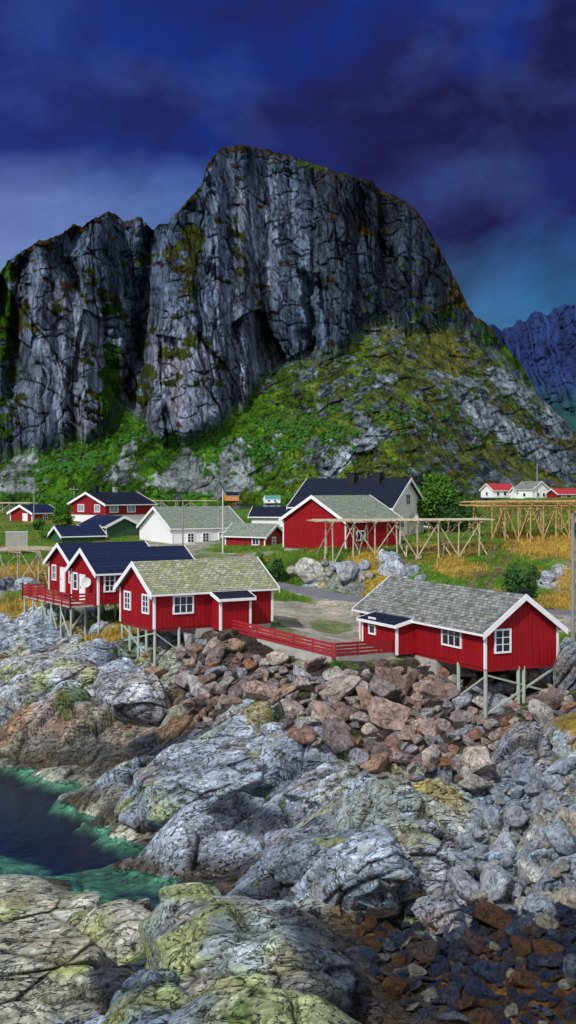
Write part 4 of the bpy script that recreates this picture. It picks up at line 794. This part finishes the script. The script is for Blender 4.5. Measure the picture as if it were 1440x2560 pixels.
def scatter(nm,label,cat,group,meshes,poly,n,rmin,rmax,pw,sp,lift=.25,fixed=()):
    xs=[p[0] for p in poly];ys=[p[1] for p in poly];pts=[(a_,b,c) for a_,b,c in fixed];tries=0
    while len(pts)<n and tries<60000:
        tries+=1;a_=random.uniform(min(xs),max(xs));b=random.uniform(min(ys),max(ys))
        if not inpoly(a_,b,poly):continue
        r=rmin+(rmax-rmin)*random.random()**pw
        if tries>20000:r=rmin+(r-rmin)*.3
        if any((a_-p[0])**2+((b-p[1])*1.25)**2<((r+p[2])*sp)**2 for p in pts):continue
        pts.append((a_,b,r))
    X,Y,Z,ok=hits([(p[0],p[1]) for p in pts])
    for (a_,b,r),x,y,z,o_ in zip(pts,X,Y,Z,ok):
        if not o_:continue
        s=r*y/F;o=bpy.data.objects.new(nm,random.choice(meshes));C.objects.link(o);o.location=(x,y,z+s*lift*random.uniform(.6,1.5));o.scale=(s*random.uniform(.85,1.25),s*random.uniform(.8,1.15),s*random.uniform(.8,1.2))
        o.rotation_euler=(random.uniform(-.7,.7),random.uniform(-.7,.7),random.uniform(0,6.28));tag(o,label,cat,group)
    print(nm,len(pts))
MB=bset('boulder',M['bbrown'],[True]*11+[False]*6)
rip=[(450,1620),(500,1600),(640,1640),(850,1695),(1000,1685),(1080,1672),(1150,1700),(1420,1720),(1430,1790),(1260,1860),(1230,1990),(1100,1960),(900,1950),(880,1870),(780,1885),(640,1750),(560,1770),(500,1830),(450,1740)]
scatter('boulder','brown or grey broken boulder in the stone slope below the fence and cabins','boulder','broken boulders of the stone slope',MB,rip,298,14,42,1.9,.56,.35,fixed=[(845,1735,50),(970,1815,58),(840,1870,48),(960,1745,40),(1190,1920,52),(825,1815,44),(720,1790,36),(1080,1840,36),(1240,1780,36),(390,1700,24),(940,1930,36),(1070,1935,34)])
MG=bset('grey_boulder',M['bgrey'],[False]*8+[True]*3)
scatter('shore_boulder','grey boulder among the shore rocks at the right','boulder','grey shore boulders at the right',MG,[(1150,1960),(1230,1900),(1440,1850),(1500,2000),(1480,2310),(1200,2280),(1130,2200),(1180,2050)],140,13,48,2.,.7,.2,fixed=[(1260,2130,50),(1190,1985,42),(1430,1900,50),(1330,2200,48),(1290,2050,36),(1240,2230,42),(1350,2100,38)])
MM=bset('mound_rock',M['bgrey'],[False]*5)
scatter('mound_rock','pale grey rock in the grassy mound below the drying racks','rock','pale rocks in the grassy mound',MM,[(720,1415),(1060,1405),(1060,1455),(900,1462),(740,1452)],14,10,20,1.5,.8,.0,fixed=[(775,1436,40),(868,1440,36),(975,1432,36),(1025,1438,24),(1045,1394,12),(1375,1445,20),(735,1432,18)])
MD=bset('wet_stone',M['bdark'],[True,False,True,True,False,True,False,False,True,True])
scatter('wet_stone','dark wet stone on the low tide beach at the lower right','stone','dark wet stones of the lower right beach',MD,[(880,2270),(1000,2280),(1150,2280),(1460,2300),(1480,2440),(1480,2580),(1150,2580),(1000,2520),(930,2450)],240,13,56,1.8,.58,.3)
# ------------------------------------------------------------ world, sun, camera
w=bpy.data.worlds.new('World');bpy.context.scene.world=w;w.use_nodes=True;nt=w.node_tree;nt.nodes.clear()
out=nt.nodes.new('ShaderNodeOutputWorld');tc_=nt.nodes.new('ShaderNodeTexCoord');g_=tc_.outputs['Generated']
sep=nt.nodes.new('ShaderNodeSeparateXYZ');nt.links.new(g_,sep.inputs[0])
mpn=nt.nodes.new('ShaderNodeMapping');nt.links.new(g_,mpn.inputs[0]);mpn.inputs['Scale'].default_value=(1,1,1.5);mpn.inputs['Location'].default_value=(3.1,.4,.2);mpn.inputs['Rotation'].default_value=(0,.3,0)
cn=noise(nt,mpn.outputs[0],4.6,12,.53,.3);cn2=noise(nt,mpn.outputs[0],9.,10,.55,.2)
cc=ramp(nt,cn,[(.30,(.008,.035,.28)),(.42,(.011,.026,.19)),(.49,(.016,.020,.115)),(.56,(.014,.014,.075)),(.62,(.022,.026,.12)),(.72,(.035,.06,.24)),(.82,(.06,.12,.36))])
mx_=nt.nodes.new('ShaderNodeMapRange');nt.links.new(sep.outputs[0],mx_.inputs[0]);mx_.inputs[1].default_value=-.22;mx_.inputs[2].default_value=.2
lw=nt.nodes.new('ShaderNodeMapRange');nt.links.new(sep.outputs[0],lw.inputs[0]);lw.inputs[1].default_value=-.05;lw.inputs[2].default_value=-.24
cc=mixc(nt,math_(nt,'MULTIPLY',lw.outputs[0],.45),cc,(.015,.06,.36))
lc=mixc(nt,mx_.outputs[0],(.20,.28,.56),(.05,.22,.40))
hz=math_(nt,'ADD',sep.outputs[2],math_(nt,'MULTIPLY',math_(nt,'SUBTRACT',cn,.5),.30));hz=math_(nt,'ADD',hz,math_(nt,'MULTIPLY',math_(nt,'SUBTRACT',mx_.outputs[0],.1),.05))
hr=ramp(nt,hz,[(.13,1),(.18,.6),(.26,0)])
c=mixc(nt,math_(nt,'MULTIPLY',hr,.9),cc,lc)
lt=ramp(nt,cn2,[(.50,0),(.72,1)]);c=mixc(nt,math_(nt,'MULTIPLY',lt,.38),c,(.06,.11,.34))
dk_=ramp(nt,cn2,[(.30,1),(.50,0)]);c=mixc(nt,math_(nt,'MULTIPLY',dk_,.3),c,(.012,.012,.07))
bg1=nt.nodes.new('ShaderNodeBackground');nt.links.new(c,bg1.inputs[0]);bg1.inputs[1].default_value=1.
sky=nt.nodes.new('ShaderNodeTexSky');sky.sky_type='NISHITA';sky.sun_disc=False;sky.sun_elevation=math.radians(43);sky.sun_rotation=math.radians(212)
sk=mixc(nt,.7,sky.outputs[0],(9.,9.,9.8))
bg2=nt.nodes.new('ShaderNodeBackground');nt.links.new(sk,bg2.inputs[0]);bg2.inputs[1].default_value=.10
f=math_(nt,'ADD',math_(nt,'MULTIPLY',sep.outputs[2],.9),math_(nt,'MULTIPLY',sep.outputs[1],-.8))  # brighter sky behind and above the view, unseen, added as ambient fill
mr=nt.nodes.new('ShaderNodeMapRange');nt.links.new(f,mr.inputs[0]);mr.inputs[1].default_value=.0;mr.inputs[2].default_value=.9;mr.interpolation_type='SMOOTHSTEP'
ms_=nt.nodes.new('ShaderNodeMixShader');nt.links.new(mr.outputs[0],ms_.inputs[0]);nt.links.new(bg1.outputs[0],ms_.inputs[1]);nt.links.new(bg2.outputs[0],ms_.inputs[2]);nt.links.new(ms_.outputs[0],out.inputs[0])
sl=bpy.data.lights.new('sun','SUN');sl.energy=3.3;sl.angle=math.radians(1.5);sl.color=(1,.97,.93);so=bpy.data.objects.new('sun',sl);C.objects.link(so)
az=math.radians(212);el=math.radians(43);so.rotation_euler=Vector((math.sin(az)*math.cos(el),math.cos(az)*math.cos(el),math.sin(el))).to_track_quat('Z','Y').to_euler()
cam=bpy.data.cameras.new('camera');co=bpy.data.objects.new('camera',cam);C.objects.link(co);co.location=(0,0,CZ);co.rotation_euler=(math.pi/2,0,0)
cam.sensor_width=36;cam.sensor_height=36;cam.sensor_fit='AUTO';cam.lens=36*F/2560;cam.shift_y=-(1280-HZ)/2560;cam.clip_start=1;cam.clip_end=30000
bpy.context.scene.camera=co
vs_=bpy.context.scene.view_settings;vs_.view_transform='Standard';vs_.look='None';vs_.exposure=0
